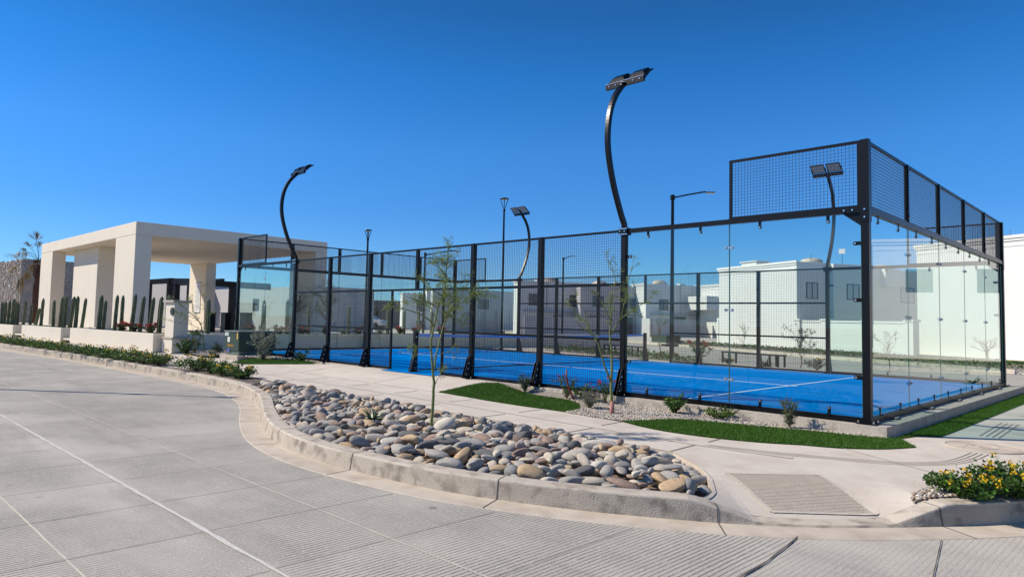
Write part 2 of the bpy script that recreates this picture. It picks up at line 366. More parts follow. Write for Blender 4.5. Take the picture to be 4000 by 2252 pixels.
# face line of the near kerb (foot of the kerb), from far left round the bend to the dropped crossing and on to the right
FOOT = smoothline([(-70,-8.0),(-45,-6.15),(-30.6,-5.1),(-22.8,-4.42),(-16.7,-4.12),(-12.6,-3.98),(-10.7,-4.12),(-9.2,-4.5),(-8.24,-4.86),(-7.17,-5.36),(-6.2,-5.78),(-5.4,-6.07),(-4.6,-6.25),(-3.7,-6.32),(-2.8,-6.25),(-1.9,-6.1),(-1.15,-5.84),(-.5,-5.53),(.14,-5.14),(.56,-4.83),(1.0,-4.42),(1.38,-3.95),(1.62,-3.62),(1.86,-3.25),(2.1,-2.8),(2.6,-1.6),(3.1,.6),(3.3,3),(3.3,6),(3.1,9),(2.2,11),(.3,12.1),(-2,12.5),(-5,13.1),(-9.3,14.6),(-13.1,15.5),(-20,18.4),(-40,28),(-70,43)], .07)
def offset(P, d):
    out = []
    for i, p in enumerate(P):
        a = P[max(i-1, 0)]; b = P[min(i+1, len(P)-1)]; tx, ty = b[0]-a[0], b[1]-a[1]; l = math.hypot(tx, ty) or 1
        out.append((p[0]-ty/l*d, p[1]+tx/l*d))
    return out
KB = offset(FOOT, .20)
def kerb_mesh(F, prof, zf):
    mbk = MB(); n = len(prof); rows = []
    offs = [offset(F, d) for d, _ in prof]
    kb = offset(F, .2)
    for i in range(len(F)):
        zt = zf(*kb[i]); rows.append([(offs[j][i][0], offs[j][i][1], ROAD+.006+(zt-ROAD-.006)*prof[j][1]) for j in range(n)])
    b = 0
    for r_ in rows: mbk.v += r_
    for i in range(len(F)-1):
        for j in range(n-1): mbk.f.append((i*n+j, (i+1)*n+j, (i+1)*n+j+1, i*n+j+1)); mbk.m.append(0)
    return mbk
PROF = [(0,0),(.010,.3),(.022,.72),(.028,.88),(.032,.95),(.040,.985),(.052,1.0),(.196,1.0),(.206,.97),(.208,.0)]
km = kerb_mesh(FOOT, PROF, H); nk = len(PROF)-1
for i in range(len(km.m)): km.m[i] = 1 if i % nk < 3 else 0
M_KFACE = mat('darker_kerb_face', (.45,.39,.315), .93, noise=.22, nscale=2.4, bump=.5, bscale=70, spec=.2, stains=(7,(.17,.145,.12),.50,.68,.75), speck=.45)  # front face strip, darker and more mottled than the kerb top
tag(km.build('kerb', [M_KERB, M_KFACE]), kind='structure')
gut = kerb_mesh(FOOT, [(-.32,0),(-.3,.0),(-.05,.0),(.004,.0)], lambda x, y: ROAD+.01)
for v in range(0, len(gut.v), 4): gut.v[v] = (gut.v[v][0], gut.v[v][1], ROAD-.01)
tag(gut.build('gutter', M_GUT), kind='structure')
# joints in the kerb: thin dark slits
jm = MB(); acc = 0; nxt = .9
M_JOINT = mat('joint_dark', (.10,.085,.07), .95)
for i in range(1, len(FOOT)):
    acc += math.dist(FOOT[i-1], FOOT[i])
    if acc > nxt:
        nxt += 1.9
        if not (-34 < FOOT[i][0] < 4 and FOOT[i][1] < 6): continue
        a, b = FOOT[i-1], FOOT[i]; tx, ty = b[0]-a[0], b[1]-a[1]; l = math.hypot(tx, ty); t = (tx/l*.005, ty/l*.005); n = (-ty/l, tx/l)
        zt = H(a[0]+n[0]*.2, a[1]+n[1]*.2)
        pr = [(-.31, ROAD+.009), (-.004, ROAD+.009)]+[(d-.003, ROAD+.006+(zt-ROAD-.006)*q+.002) for d, q in PROF[1:8]]
        for k in range(len(pr)-1):
            p, q = pr[k], pr[k+1]
            jm.add([(a[0]+n[0]*p[0]-t[0], a[1]+n[1]*p[0]-t[1], p[1]), (a[0]+n[0]*q[0]-t[0], a[1]+n[1]*q[0]-t[1], q[1]), (a[0]+n[0]*q[0]+t[0], a[1]+n[1]*q[0]+t[1], q[1]), (a[0]+n[0]*p[0]+t[0], a[1]+n[1]*p[0]+t[1], p[1])], [(0,1,2,3)])
tag(jm.build('kerb_joints', M_JOINT), kind='structure')
# cobble bed outline (a sunk bed in the pavement)
BEDF = [p for p in offset(FOOT, .212) if -10.6 < p[0] < .02 and p[1] < -3][::2]
BED = BEDF+[(.12,-4.86),(.05,-4.55),(-.14,-4.27),(-.45,-3.86),(-1.02,-3.40),(-2.5,-3.38),(-4.3,-3.36),(-6.6,-3.30),(-8.6,-3.27),(-10.3,-3.25),(-10.75,-3.62)]
PLINTH = [(-20.35,-.15),(.27,-.15),(.36,10.45),(-20.35,10.45)]
OUT = [p for p in KB][::2]
OUTB = OUT+[(-70,44)]
sheet('pavement', OUTB, M_WALK, H, holes=[BED], grid=(-13,-6.2,3.2,.6,.22))
bs = sheet('planting_bed', BED, M_SOIL, lambda x, y: min(-.235, H(x,y)-.05))
ed = MB(); n = len(BED)     # the bed's inner edge, a thin light concrete lip
for i in range(n):
    a, b = BED[i], BED[(i+1) % n]; ed.add([(a[0],a[1],H(*a)+.001),(b[0],b[1],H(*b)+.001),(b[0],b[1],-.24),(a[0],a[1],-.24)], [(3,2,1,0)])
tag(ed.build('bed_edge', M_GUT), kind='structure')
def strip(pts, wd, zo=.004, wob=0, closed=False):
    P = densify(pts, .12, closed); mbs = MB(); o1, o2 = offset(P, wd/2), offset(P, -wd/2); k = len(P)
    for i in range(k):
        j = R.uniform(-wob, wob)
        for o in (o1, o2): mbs.v.append((o[i][0]+j, o[i][1]+j, (H(*o[i]) if zo < .5 else 0)+zo))
    for i in range(k-1): mbs.f.append((2*i, 2*i+1, 2*i+3, 2*i+2)); mbs.m.append(0)
    return mbs
def merge(lst):
    o = MB()
    for q in lst: o.add(q.v, q.f)
    return o
M_LIGHTJ = mat('joint_mortar', (.56,.50,.42), .95, noise=.2, nscale=14, bump=.4, bscale=60)
M_GROOVE = mat('groove_dark', (.20,.165,.13), .95, noise=.3, nscale=12)  # dark brown colour of the pavement joints and grooves
jn = [strip([(x,-3.37),(x-.02,-2.72)], .022, .004, .002) for x in (-12.5,-10.9,-9.35,-7.5,-5.85,-4.3,-2.63,-1.08)]
jn += [strip([(x,-2.42),(x-.03,-1.82)], .022, .004, .002) for x in (-12.6,-10.95,-9.25,-7.58,-5.97,-4.32,-2.72,-1.1)]
jn += [strip([(x,-1.7),(x-.02,-.2)], .014, .004, .002) for x in (-9.3,-12.5,-15.4)]
tag(merge(jn).build('pavement_joints', M_GROOVE), kind='structure')
lj = [strip([(-16,-2.58),(-9.4,-2.57),(-6.2,-2.56),(-2.7,-2.66),(-1.05,-2.72),(0,-2.60)], .075, .005, .006), strip([(-16,-1.74),(-9.6,-1.73),(-7.1,-1.72)], .02, .005, .004),
      strip([(-11,-3.24),(-6.6,-3.28),(-2.5,-3.36),(-1.02,-3.38),(-.45,-3.84),(-.12,-4.25),(.07,-4.55),(.15,-4.84)], .03, .006, .002), strip([(.1,-1.42),(.85,-1.92),(1.6,-2.42)], .02, .005, .003)]
tag(merge(lj).build('mortar_lines', M_LIGHTJ), kind='structure')
gr = []
for k in range(4):
    o = .055*k
    gr.append(strip(smoothline([(-1.0-o*.2,-2.60-o*.6),(-.3,-2.40-o),(.25,-2.17-o),(.62+o*.6,-1.98-o*.9),(.9+o*.8,-1.80-o*.5),(1.14+o*.9,-1.42-o*.2),(1.22+o,-.98),(1.25+o,-.42)], .1), .010, .005, .001))
    gr.append(strip([(1.05+o*1.3,1.2),(1.0+o*1.3,3.2)], .010, .005, .001))
tag(merge(gr).build('pavement_grooves', M_GROOVE), kind='structure')
# textured dropped crossing panel
RAMP = [(-.12,-3.96),(.52,-3.27),(1.18,-3.80),(.54,-4.45)]
M_RAMP = mat('ribbed_ramp_concrete', (.57,.495,.40), .92, noise=.15, nscale=9, bump=.8, bscale=120, spec=.2)
def lerp2(a, b, t): return (a[0]+(b[0]-a[0])*t, a[1]+(b[1]-a[1])*t)
rp = MB(); K = 16
for i in range(K+1):
    for j in range(K+1):
        p = lerp2(lerp2(RAMP[0], RAMP[3], i/K), lerp2(RAMP[1], RAMP[2], i/K), j/K); rp.v.append((p[0], p[1], H(*p)+.006))
for i in range(K):
    for j in range(K): a = i*(K+1)+j; rp.f.append((a, a+K+1, a+K+2, a+1)); rp.m.append(0)
tag(rp.build('ribbed_ramp', M_RAMP), kind='structure')
rl = merge([strip([RAMP[i], RAMP[(i+1) % 4]], .035, .009, .001) for i in range(4)])
tag(rl.build('ramp_border', M_LIGHTJ), kind='structure')
rg = []
for k in range(30):
    t = .03+.94*k/29; a = lerp2(RAMP[0], RAMP[3], t); b = lerp2(RAMP[1], RAMP[2], t); rg.append(strip([lerp2(a, b, .03), lerp2(a, b, .97)], .0055, .009, .0016))
tag(merge(rg).build('ramp_grooves', mat('ramp_groove', (.44,.375,.30), .95, noise=.3, nscale=20)), kind='structure')
# road joints: long mortar lines and narrow cut joints every metre
M_CUT = mat('cut_joint', (.26,.235,.205), .95, noise=.35, nscale=8)
def rstrip(pts, wd, wob=0, z=ROAD+.004):
    P = densify(pts, .15, False); q = MB(); o1, o2 = offset(P, wd/2), offset(P, -wd/2)
    for i in range(len(P)):
        j = R.uniform(-wob, wob); k2 = R.uniform(-wob, wob)
        q.v.append((o1[i][0]+j, o1[i][1]+j, z)); q.v.append((o2[i][0]+k2, o2[i][1]+k2, z))
    for i in range(len(P)-1): q.f.append((2*i, 2*i+1, 2*i+3, 2*i+2)); q.m.append(0)
    return q
tag(merge([rstrip([(-50,-8.9),(-20,-8.55),(-9.6,-8.36),(-.8,-8.24),(2,-8.2)], .034, .008, ROAD+.007)]).build('road_mortar_line', mat('pale_mortar', (.60,.575,.52), .95, noise=.15, nscale=20, bump=.5, bscale=50)), kind='structure')
tag(merge([rstrip([(-30,-7.75),(-10,-7.4),(-1,-7.3),(.6,-7.28)], .013, .003), rstrip([(-20,-9.4),(-4.3,-9.22),(-.5,-9.15)], .013, .003)]).build('road_score_line', mat('thin_mortar', (.58,.53,.44), .95)), kind='structure')
cj = []
for k in range(34):
    x = -.05-1.035*k
    for ya, yb in ((-14,-8.27),(-8.22,-4.2)):
        top = yb
        if ya > -9:
            cand = [p[1] for p in FOOT if abs(p[0]-x) < .15 and p[1] < -3]; top = (min(cand) if cand else -5)-.34
        if k == 0 and ya < -9: continue
        o = 0.03 if ya < -9 else 0
        cj.append(rstrip([(x+o, ya), (x+o*.5, top)], .0058, .0015))
tag(merge(cj).build('road_cut_joints', M_CUT), kind='structure')
cj = [rstrip([(.92,-4.86),(1.0,-5.6),(1.05,-9)], .015, .004, ROAD+.008), rstrip([(1.70,-4.05),(1.87,-5.1),(2.2,-9)], .007, .001, ROAD+.008)]
tag(merge(cj).build('road_wide_joint', mat('dark_joint_filler', (.075,.065,.055), .95, noise=.3, nscale=20)), kind='structure')
# strip of soil with lantana behind the kerb on the left
o2 = offset(FOOT, .215); o3 = offset(FOOT, .80)
ids = [i for i, p in enumerate(FOOT) if -46 < p[0] < -10.7 and p[1] < -3]
STRIP = [o2[i] for i in ids]+[o3[i] for i in ids][::-1]
M_GRAVD = mat('dark_gravel_soil', (.17,.14,.115), .97, noise=.4, nscale=22, bump=1, bscale=60, spec=.1)
sheet('planting_strip', STRIP, M_GRAVD, lambda x, y: -.145)
# strip at the far right behind the kerb
ids = [i for i, p in enumerate(FOOT) if p[0] > 1.50 and -4 < p[1] < 1.5]
oo = offset(FOOT, .72)
ISL = [(1.34,-3.44)]+[o2[i] for i in ids if o2[i][1] > -3.62]+[oo[i] for i in ids if oo[i][1] > -2.5][::-1]
sheet('planting_island', ISL, M_GRAVD, lambda x, y: H(x,y)+.007)
# lawns (artificial grass) and gravel
L1 = smoothline([(-7.1,-1.72),(-7.15,-.45),(-7.0,-.22),(-6.5,-.30),(-5.96,-.36),(-5.3,-.38),(-4.79,-.5),(-4.31,-.85),(-3.93,-1.38),(-3.9,-1.75)], .15)+[(-4.94,-1.79),(-6.24,-1.73)]
L2 = smoothline([(-2.75,-1.87),(-2.55,-1.45),(-2.31,-.95),(-1.6,-.70),(-.6,-.42),(0.0,-.30),(.27,-.2)], .15)+[(.34,0),(.42,10.3),(.80,10.3),(.76,5),(.74,2.1),(.72,.62),(.50,.42),(.40,-.05)]+smoothline([(.72,-.62),(.5,-1.1),(.12,-1.5),(-.25,-1.66),(-.67,-1.92),(-1.24,-2.1),(-1.91,-2.14),(-2.4,-2.02)], .15)
L3 = [(-16.6,-1.66),(-15.5,-1.64),(-14.0,-1.0),(-13.9,-.3),(-15.4,-.45),(-16.8,-.9)]
GRV = smoothline([(-7.0,-.20),(-6.5,-.29),(-5.96,-.35),(-5.3,-.37),(-4.79,-.49),(-4.31,-.84),(-3.93,-1.37),(-3.9,-1.78)], .15)+[(-3.3,-1.84),(-2.77,-1.88)]+smoothline([(-2.56,-1.45),(-2.32,-.94),(-1.6,-.69),(-.6,-.41),(0.0,-.29),(.25,-.19)], .15)+[(-3,-.155),(-7,-.155)]
GRV2 = [(-21.6,-1.2),(-19.3,-1.45),(-18.8,-.9),(-16.6,-.75),(-14.5,-.2),(-20.2,-.2),(-21.4,1)]
for nm, P in (('lawn', L1), ('lawn', L2), ('lawn', L3)): sheet(nm, P, M_TURF, lambda x, y: H(x,y)+.008, grid=(-17,-2.4,1,.4,.3))
M_GRAVB = mat('gravel_base', (.30,.265,.23), .97, noise=.4, nscale=30, bump=1, bscale=90, spec=.1)
sheet('gravel_bed', GRV, M_GRAVB, lambda x, y: H(x,y)+.006); sheet('gravel_bed', GRV2, M_GRAVB, lambda x, y: H(x,y)+.006)
def blades(name, P, dens, h, wd, label):
    P = np.array(P); x0, y0 = P.min(0); x1, y1 = P.max(0); n = int((x1-x0)*(y1-y0)*dens); q = NR.uniform((x0,y0), (x1,y1), (n,2))
    PL = P.tolist(); q = np.array([p for p in q if inpoly(p[0], p[1], PL)]); n = len(q)
    z = np.array([H(a, b) for a, b in q])+.006; an = NR.uniform(0, 2*PI, n); hh = h*NR.uniform(.6, 1.25, n); ln = NR.normal(0, .35, (n,2))*hh[:,None]
    dx = np.cos(an)*wd/2; dy = np.sin(an)*wd/2
    V = np.empty((n,3,3)); V[:,0] = np.c_[q[:,0]-dx, q[:,1]-dy, z]; V[:,1] = np.c_[q[:,0]+dx, q[:,1]+dy, z]; V[:,2] = np.c_[q[:,0]+ln[:,0], q[:,1]+ln[:,1], z+hh]
    ob = raw(name, V.reshape(-1,3), np.arange(3*n).reshape(-1,3), M_GRASS); return tag(ob, label, 'grass', kind='stuff')
blades('grass', L1, 9000, .030, .0045, 'short dark green artificial grass in the kidney shaped patch beside the court door')
blades('grass', [p for p in L2 if p[1] < 10.4], 9000, .030, .0045, 'short green artificial grass curving round the glass corner of the court')
blades('grass', L3, 3000, .03, .007, 'small green patch of artificial grass in front of the green transformer')
def ico(sub):
    import bmesh
    b = bmesh.new(); bmesh.ops.create_icosphere(b, subdivisions=sub, radius=1); b.verts.ensure_lookup_table()
    V = np.array([v.co[:] for v in b.verts]); Fq = np.array([[v.index for v in f.verts] for f in b.faces]); b.free(); return V, Fq
IC1 = ico(1); IC2 = ico(2); IC3 = ico(3)
def pebbles(name, P, dens, r, mats, label, zf=None, ang=True):
    P = np.array(P); x0, y0 = P.min(0); x1, y1 = P.max(0); n = int((x1-x0)*(y1-y0)*dens); q = NR.uniform((x0,y0), (x1,y1), (n,2))
    PL = P.tolist(); q = np.array([p for p in q if inpoly(p[0], p[1], PL)]); n = len(q); V0, F0 = IC1
    z = np.array([(zf or (lambda a, b: H(a,b)+.008))(a, b) for a, b in q])
    sc = r*NR.uniform(.55, 1.5, (n,1))*np.c_[NR.uniform(.8,1.5,n), NR.uniform(.6,1,n), NR.uniform(.45,.8,n)]
    jit = 1+NR.uniform(-.28, .28, (n,len(V0)))
    V = V0[None]*jit[...,None]*sc[:,None,:]
    a = NR.uniform(0, 2*PI, n); t = NR.normal(0, .35, n)
    c, s_ = np.cos(t)[:,None], np.sin(t)[:,None]; x, zz = V[...,0]*c-V[...,2]*s_, V[...,0]*s_+V[...,2]*c
    c, s_ = np.cos(a)[:,None], np.sin(a)[:,None]; X, Y = x*c-V[...,1]*s_, x*s_+V[...,1]*c
    W = np.stack([X+q[:,0,None], Y+q[:,1,None], zz+z[:,None]+sc[:,2,None]*.3+NR.uniform(0,r*.5,n)[:,None]], -1)
    Fq = (F0[None]+np.arange(n)[:,None,None]*len(V0)).reshape(-1,3)
    mi = np.repeat(NR.choice(len(mats), n, p=[.34,.3,.16,.2][:len(mats)]), len(F0))
    return tag(raw(name, W.reshape(-1,3), Fq, mats, mi=mi), label, 'gravel', kind='stuff')
pebbles('gravel', GRV, 2600, .0125, M_PEB, 'loose cream and grey gravel between the lawn patches and the court')
pebbles('gravel', GRV2, 500, .022, M_PEB, 'pale gravel at the foot of the planter beside the transformer')
pebbles('gravel', ISL, 1500, .016, [M_PEB[1],M_PEB[2],M_PEB[0],M_PEB[3]], 'dark gravel under the yellow lantana behind the right kerb')
pebbles('gravel', [p for p in STRIP if p[0] > -16], 700, .016, [M_PEB[1],M_PEB[2]], 'dark gravel under the low hedge behind the left kerb') if False else None
# manhole cover, cast concrete, raised ring and rings of pattern
mh = thing('manhole_cover', (1.28,.12,-.15), 'round cast concrete manhole cover set in the pavement right of the lawn', 'manhole cover')
q = MB(); q.lathe([(.43,.000),(.43,.010),(.405,.012),(.40,.006),(.15,.006),(.148,.011),(.132,.011),(.13,.006),(.002,.006)], 48, (1.28,.12,-.148))
for k in range(9):
    for s_ in (-1, 1):
        y = -.16+.04*k; L_ = math.sqrt(max(.02, .36**2-y*y)); q.box(1.28+s_*.18, .12+y, -.142, 1.28+s_*L_, .12+y+.018, -.1375)
for k in range(26):
    a = 2*PI*k/26; q.disc((1.28+.08*math.cos(a*1.7)*(.3+.7*R.random()), .12+.08*math.sin(a*1.7)*(.3+.7*R.random()), -.140), (0,0,1), .009, .006, 6)
q.build('cover', M_GUT, mh)
# far side of the street behind the court
FK = smoothline([(-75,60),(-40,43),(-19.5,32.4),(-9.4,26.6),(-1.5,22.6),(12,16),(40,2)], 1.0)
FKB = offset(FK, .2)
def Hf(x, y): return -.15
tag(kerb_mesh(FK, [(0,0),(.02,.8),(.05,1),(.2,1)], Hf).build('far_kerb', M_KERB), kind='structure')
sheet('far_pavement', FKB+[(200,40),(200,300),(-200,300),(-120,84)], M_WALK, Hf)
fs = offset(FK, .25); fe = offset(FK, 5.2); f1 = offset(FK, 5.3); f2 = offset(FK, 8.2)
ii = [i for i, p in enumerate(FK) if -24 < p[0] < 14]
sheet('far_planting_strip', [fs[i] for i in ii]+[fe[i] for i in ii][::-1], M_GRAVB, lambda x, y: -.14)
sheet('far_lawn', [f1[i] for i in ii if FK[i][0] > -19]+[f2[i] for i in ii if FK[i][0] > -19][::-1], M_TURF, lambda x, y: -.135)
NS = [(-19,17.2),(-13.2,14.9),(-9.3,14.1),(-5,12.65),(-2,11.95),(-2,11.2),(-5.5,11.6),(-10,13.0),(-14,13.9),(-19,15.4)]
sheet('near_planting_strip', NS, M_GRAVB, lambda x, y: -.142)
# ------------------------------------------------------------------ padel court
W_ = 10.16; T3 = 3.0; T4 = 3.965
pm = MB(); pm.prism(PLINTH, -.32, -.006)
tag(pm.build('court_base', M_PLINTH), kind='structure')
cs = MB(); cs.add([(-20,0,0),(0,0,0),(0,W_,0),(-20,W_,0)], [(0,1,2,3)]); cs.add([(-10.95,-.36,.001),(-8.95,-.36,.001),(-8.95,0,.001),(-10.95,0,.001)], [(0,1,2,3)])
tag(cs.build('court_surface', M_COURT), kind='structure')
ln = MB()
for x in (-3.05,-16.95): ln.box(x-.025, .05, .001, x+.025, W_-.05, .004)
ln.box(-17.1, W_/2-.025, .001, -16.975, W_/2+.025, .004); ln.box(-16.925, W_/2-.025, .001, -3.075, W_/2+.025, .0035); ln.box(-3.025, W_/2-.025, .001, -2.9, W_/2+.025, .0035)
tag(ln.build('court_lines', M_LINE), kind='structure')
CT = thing('padel_court', (-10, W_/2, 0), 'black steel and glass cage of the padel court round the blue floor', 'padel court')
def post(x, y, z0, z1, w=.1):
    q = MB(); q.box(x-w/2, y-w/2, z0, x+w/2, y+w/2, z1); p = q.build('post', M_BLACK, CT)
    if z0 < .5:
        b = MB(); s_ = 1 if y > 5 else -1
        b.box(x-.12, y-.12, -.002, x+.12, y+.12, .012)
        for i, j in ((-1,-1),(1,-1),(-1,1),(1,1)): b.tube([(x+i*.095, y+j*.095, .012),(x+i*.095, y+j*.095, .045)], .013, 6, 1)
        b.build('base_plate', [M_BLACK, M_STEEL], p)
    return p
def gusset(x, y):
    s_ = -1 if y < 5 else 1; q = MB(); yy = y+s_*.05
    prof = [(0,.01),(.20,.01),(.20,.05),(.07,.44),(.04,.48),(0,.48)]
    for dx in (-.03,.03):
        n = len(prof); q.add([(x+dx-.004, yy+s_*a, b) for a, b in prof]+[(x+dx+.004, yy+s_*a, b) for a, b in prof], [tuple(range(n)), tuple(range(n,2*n))[::-1]]+[(i, i+n, (i+1) % n+n, (i+1) % n) for i in range(n)])
    for z, o in ((.10,.13),(.22,.09),(.34,.06)): q.disc((x-.036, yy+s_*o, z), (1,0,0), .017, .02, 8, 1); q.disc((x+.036, yy+s_*o, z), (1,0,0), .017, .02, 8, 1)
    q.build('gusset', [M_BLACK, M_STEEL], CT)
for x in (0,-20):
    for y in (0,W_): post(x, y, 0, 3.02, .10)
for y in (0, W_):
    for x in (-4,-6,-8,-12,-14,-16): post(x, y, 0, T3, .095); gusset(x, y)
    post(-10, y, 2.02, T3, .07)
def rail(p, q, w=.06, h=.06, name='rail'):
    b = MB(); b.bar(p, q, w, h); return b.build(name, M_BLACK, CT)
for y in (0, W_):
    for a, b in ((-4,-6),(-6,-8),(-8,-12),(-12,-14),(-14,-16)):
        A, B = a-.05, b+.05
        rail((A,y,T3-.02),(B,y,T3-.02), .05, .04, 'top_rail')
        rail((A,y,2.0),(B,y,2.0), .05, .055, 'middle_rail')
    for a, b in ((-4,-6),(-6,-8),(-8,-9),(-11,-12),(-12,-14),(-14,-16)):
        A = a-.05 if a not in (-11,) else a; B = b+.05 if b not in (-9,) else b
        rail((A,y,1.0),(B,y,1.0), .045, .05, 'middle_rail'); rail((A,y,.035),(B,y,.035), .05, .05, 'bottom_rail')
    for x in (-9,-11): q = MB(); q.box(x-.025, y-.025, .0, x+.025, y+.025, 1.97); q.build('door_post', M_BLACK, CT)
    for a, b in ((0,-4),(-16,-20)):
        rail((a-.05,y,T3-.03),(b+.05,y,T3-.03), .09, .075, 'top_rail'); rail((a-.05,y,.04),(b+.05,y,.04), .07, .07, 'bottom_rail')
for x in (0,-20):
    rail((x,.05,T3-.03),(x,W_-.05,T3-.03), .09, .075, 'top_rail'); rail((x,.05,.04),(x,W_-.05,.04), .07, .07, 'bottom_rail')
def wires(name, p, q, z0, z1, pitch=.05, r=.0042, parent=CT):
    """wire grid between plan points p and q"""
    b = MB(); L_ = math.dist(p, q); n = int(round(L_/pitch)); d = ((q[0]-p[0])/L_, (q[1]-p[1])/L_)
    for i in range(1, n): t = L_*i/n; x, y = p[0]+d[0]*t, p[1]+d[1]*t; b.bar((x,y,z0),(x,y,z1), r, r)
    k = int(round((z1-z0)/pitch))
    for i in range(1, k): z = z0+(z1-z0)*i/k; b.bar((p[0],p[1],z),(q[0],q[1],z), r, r)
    return b.build(name, M_WIRE, parent)
for y in (0, W_):
    for a, b in ((-4,-6),(-6,-8),(-12,-14),(-14,-16)):
        for z0, z1 in ((.06,.975),(1.025,1.97),(2.03,T3-.04)): wires('wire_panel', (a-.05,y), (b+.05,y), z0, z1)
    for a, b in ((-8.05,-9),(-11,-11.95)):
        for z0, z1 in ((.06,.975),(1.025,1.97)): wires('wire_panel', (a,y), (b,y), z0, z1)
    wires('wire_panel', (-8.05,y), (-9.965,y), 2.03, T3-.04); wires('wire_panel', (-10.035,y), (-11.95,y), 2.03, T3-.04)
def upper(p, q):
    """framed wire panel above the glass"""
    b = MB(); w = .04
    b.bar((*p,T4-.02),(*q,T4-.02), w, .04)
    L_ = math.dist(p, q); d = ((q[0]-p[0])/L_*.022, (q[1]-p[1])/L_*.022)
    b.bar((*p,T3+.025),(*q,T3+.025), w, .035)
    for e, s_ in ((p,1),(q,-1)): b.bar((e[0]+d[0]*s_, e[1]+d[1]*s_, T3+.0425),(e[0]+d[0]*s_, e[1]+d[1]*s_, T4-.04), w, w)
    b.build('upper_frame', M_BLACK, CT); wires('wire_panel', p, q, T3+.045, T4-.04)
for x, s_ in ((0,-1),(-20,1)):
    for y in (0, W_):
        upper((x+s_*.06, y), (x+s_*2.0, y))
        q = MB(); q.box(x-.055, y-.055, 3.022, x+.055, y+.055, T4); q.build('upper_post', M_BLACK, CT)
    for i in range(5):
        a, b = W_*i/5+(.06 if i == 0 else .025), W_*(i+1)/5-(.06 if i == 4 else .025); upper((x,a), (x,b))
    for i in range(1,5):
        q = MB(); q.box(x-.03, W_*i/5-.024, 3.02, x+.035, W_*i/5+.024, T4-.005); 
        for z in (3.12, 3.85): q.disc((x+.04, W_*i/5, z), (1,0,0), .014, .02, 6, 1)
        q.build('upper_post', [M_BLACK, M_STEEL], CT)
def glass(p, q):
    b = MB(); L_ = math.dist(p, q); nx, ny = -(q[1]-p[1])/L_*.005, (q[0]-p[0])/L_*.005
    g = .004; d = ((q[0]-p[0])/L_*g, (q[1]-p[1])/L_*g); P0 = (p[0]+d[0], p[1]+d[1]); P1 = (q[0]-d[0], q[1]-d[1])
    vs = []
    for z in (.085, T3-.075):
        vs += [(P0[0]-nx,P0[1]-ny,z),(P1[0]-nx,P1[1]-ny,z),(P1[0]+nx,P1[1]+ny,z),(P0[0]+nx,P0[1]+ny,z)]
    b.add(vs, [(0,3,2,1),(4,5,6,7),(0,1,5,4),(1,2,6,5),(2,3,7,6),(3,0,4,7)], 0)
    # polished edges read as thin green lines
    for e in (P0, P1): b.bar((e[0],e[1],.085),(e[0],e[1],T3-.075), .0035, .012, 1)
    return b.build('glass_panel', [M_GLASS, mat('glass_edge', (.05,.12,.10), .2)], CT)
for y in (0, W_):
    for a, b in ((-.06,-2),(-2,-3.94),(-16.06,-18),(-18,-19.94)): glass((a,y),(b,y))
for x in (0,-20):
    for i in range(5): glass((x, W_*i/5+(.06 if i == 0 else 0)), (x, W_*(i+1)/5-(.06 if i == 4 else 0)))
M_DISC = mat('clamp_disc', (.45,.46,.47), .3, metal=.8)
def clamp(px, py, z, kind, axis, out):
    """axis: direction along the wall; out: outward normal; kind: tab hanging from a rail ('t'), standing ('b'), from a post ('p'), seam bridge ('s')"""
    q = MB(); ax, ay = axis; ox, oy = out
    def P(u, v, z_): return (px+ax*u+ox*v, py+ay*u+oy*v, z_)
    def bx(u0, u1, v0, v1, z0, z1, mi=0):
        q.add([P(u0,v0,z0),P(u1,v0,z0),P(u1,v1,z0),P(u0,v1,z0),P(u0,v0,z1),P(u1,v0,z1),P(u1,v1,z1),P(u0,v1,z1)], [(0,3,2,1),(4,5,6,7),(0,1,5,4),(1,2,6,5),(2,3,7,6),(3,0,4,7)], mi)
    if kind == 't': bx(-.022,.022,.008,.016,z-.09,z); q.disc(P(0,.012,z-.09), (ox,oy,0), .024, .012, 12); q.disc(P(0,.02,z-.09), (ox,oy,0), .014, .012, 10, 1); q.disc(P(0,-.012,z-.09), (ox,oy,0), .022, .01, 12, 1)
    if kind == 'b': bx(-.022,.022,.008,.016,z,z+.085); bx(-.022,.022,.016,.07,z,z+.008); q.disc(P(0,.012,z+.085), (ox,oy,0), .024, .012, 12); q.disc(P(0,.02,z+.085), (ox,oy,0), .014, .012, 10, 1); q.disc(P(0,-.012,z+.085), (ox,oy,0), .022, .01, 12, 1)
    if kind == 'p': bx(-.085,0,.008,.020,z-.027,z+.027); q.disc(P(-.09,.014,z), (ox,oy,0), .028, .012, 12); q.disc(P(-.088,.024,z), (ox,oy,0), .014, .014, 10, 1)
    if kind == 's':
        bx(-.055,.055,.007,.011,z-.012,z+.012,1)
        for u in (-.055,.055): q.disc(P(u,.015,z), (ox,oy,0), .026, .016, 12, 1); q.disc(P(u,.028,z), (ox,oy,0), .012, .02, 8, 1)
    q.build('glass_clamp', [M_BLACK, M_DISC], CT)
for y, o in ((0,-1),(W_,1)):
    for x in ((-.5,-1.5,-2.5,-3.5) if y == 0 else (-.5,-1.5,-2.5)):
        clamp(x, y, T3-.07, 't', (1,0), (0,o)); 
        clamp(x, y, .078, 'b', (1,0), (0,o))
    for z in (.45,1.55,2.55) if y == 0 else (1.55,): clamp(-2, y, z, 's', (1,0), (0,o)); 
    for z in (.62,1.7,2.5): clamp(-.05, y, z, 'p', (1,0), (0,o))
    for z in (.62,2.5): clamp(-3.95, y, z, 'p', (-1,0), (0,o))
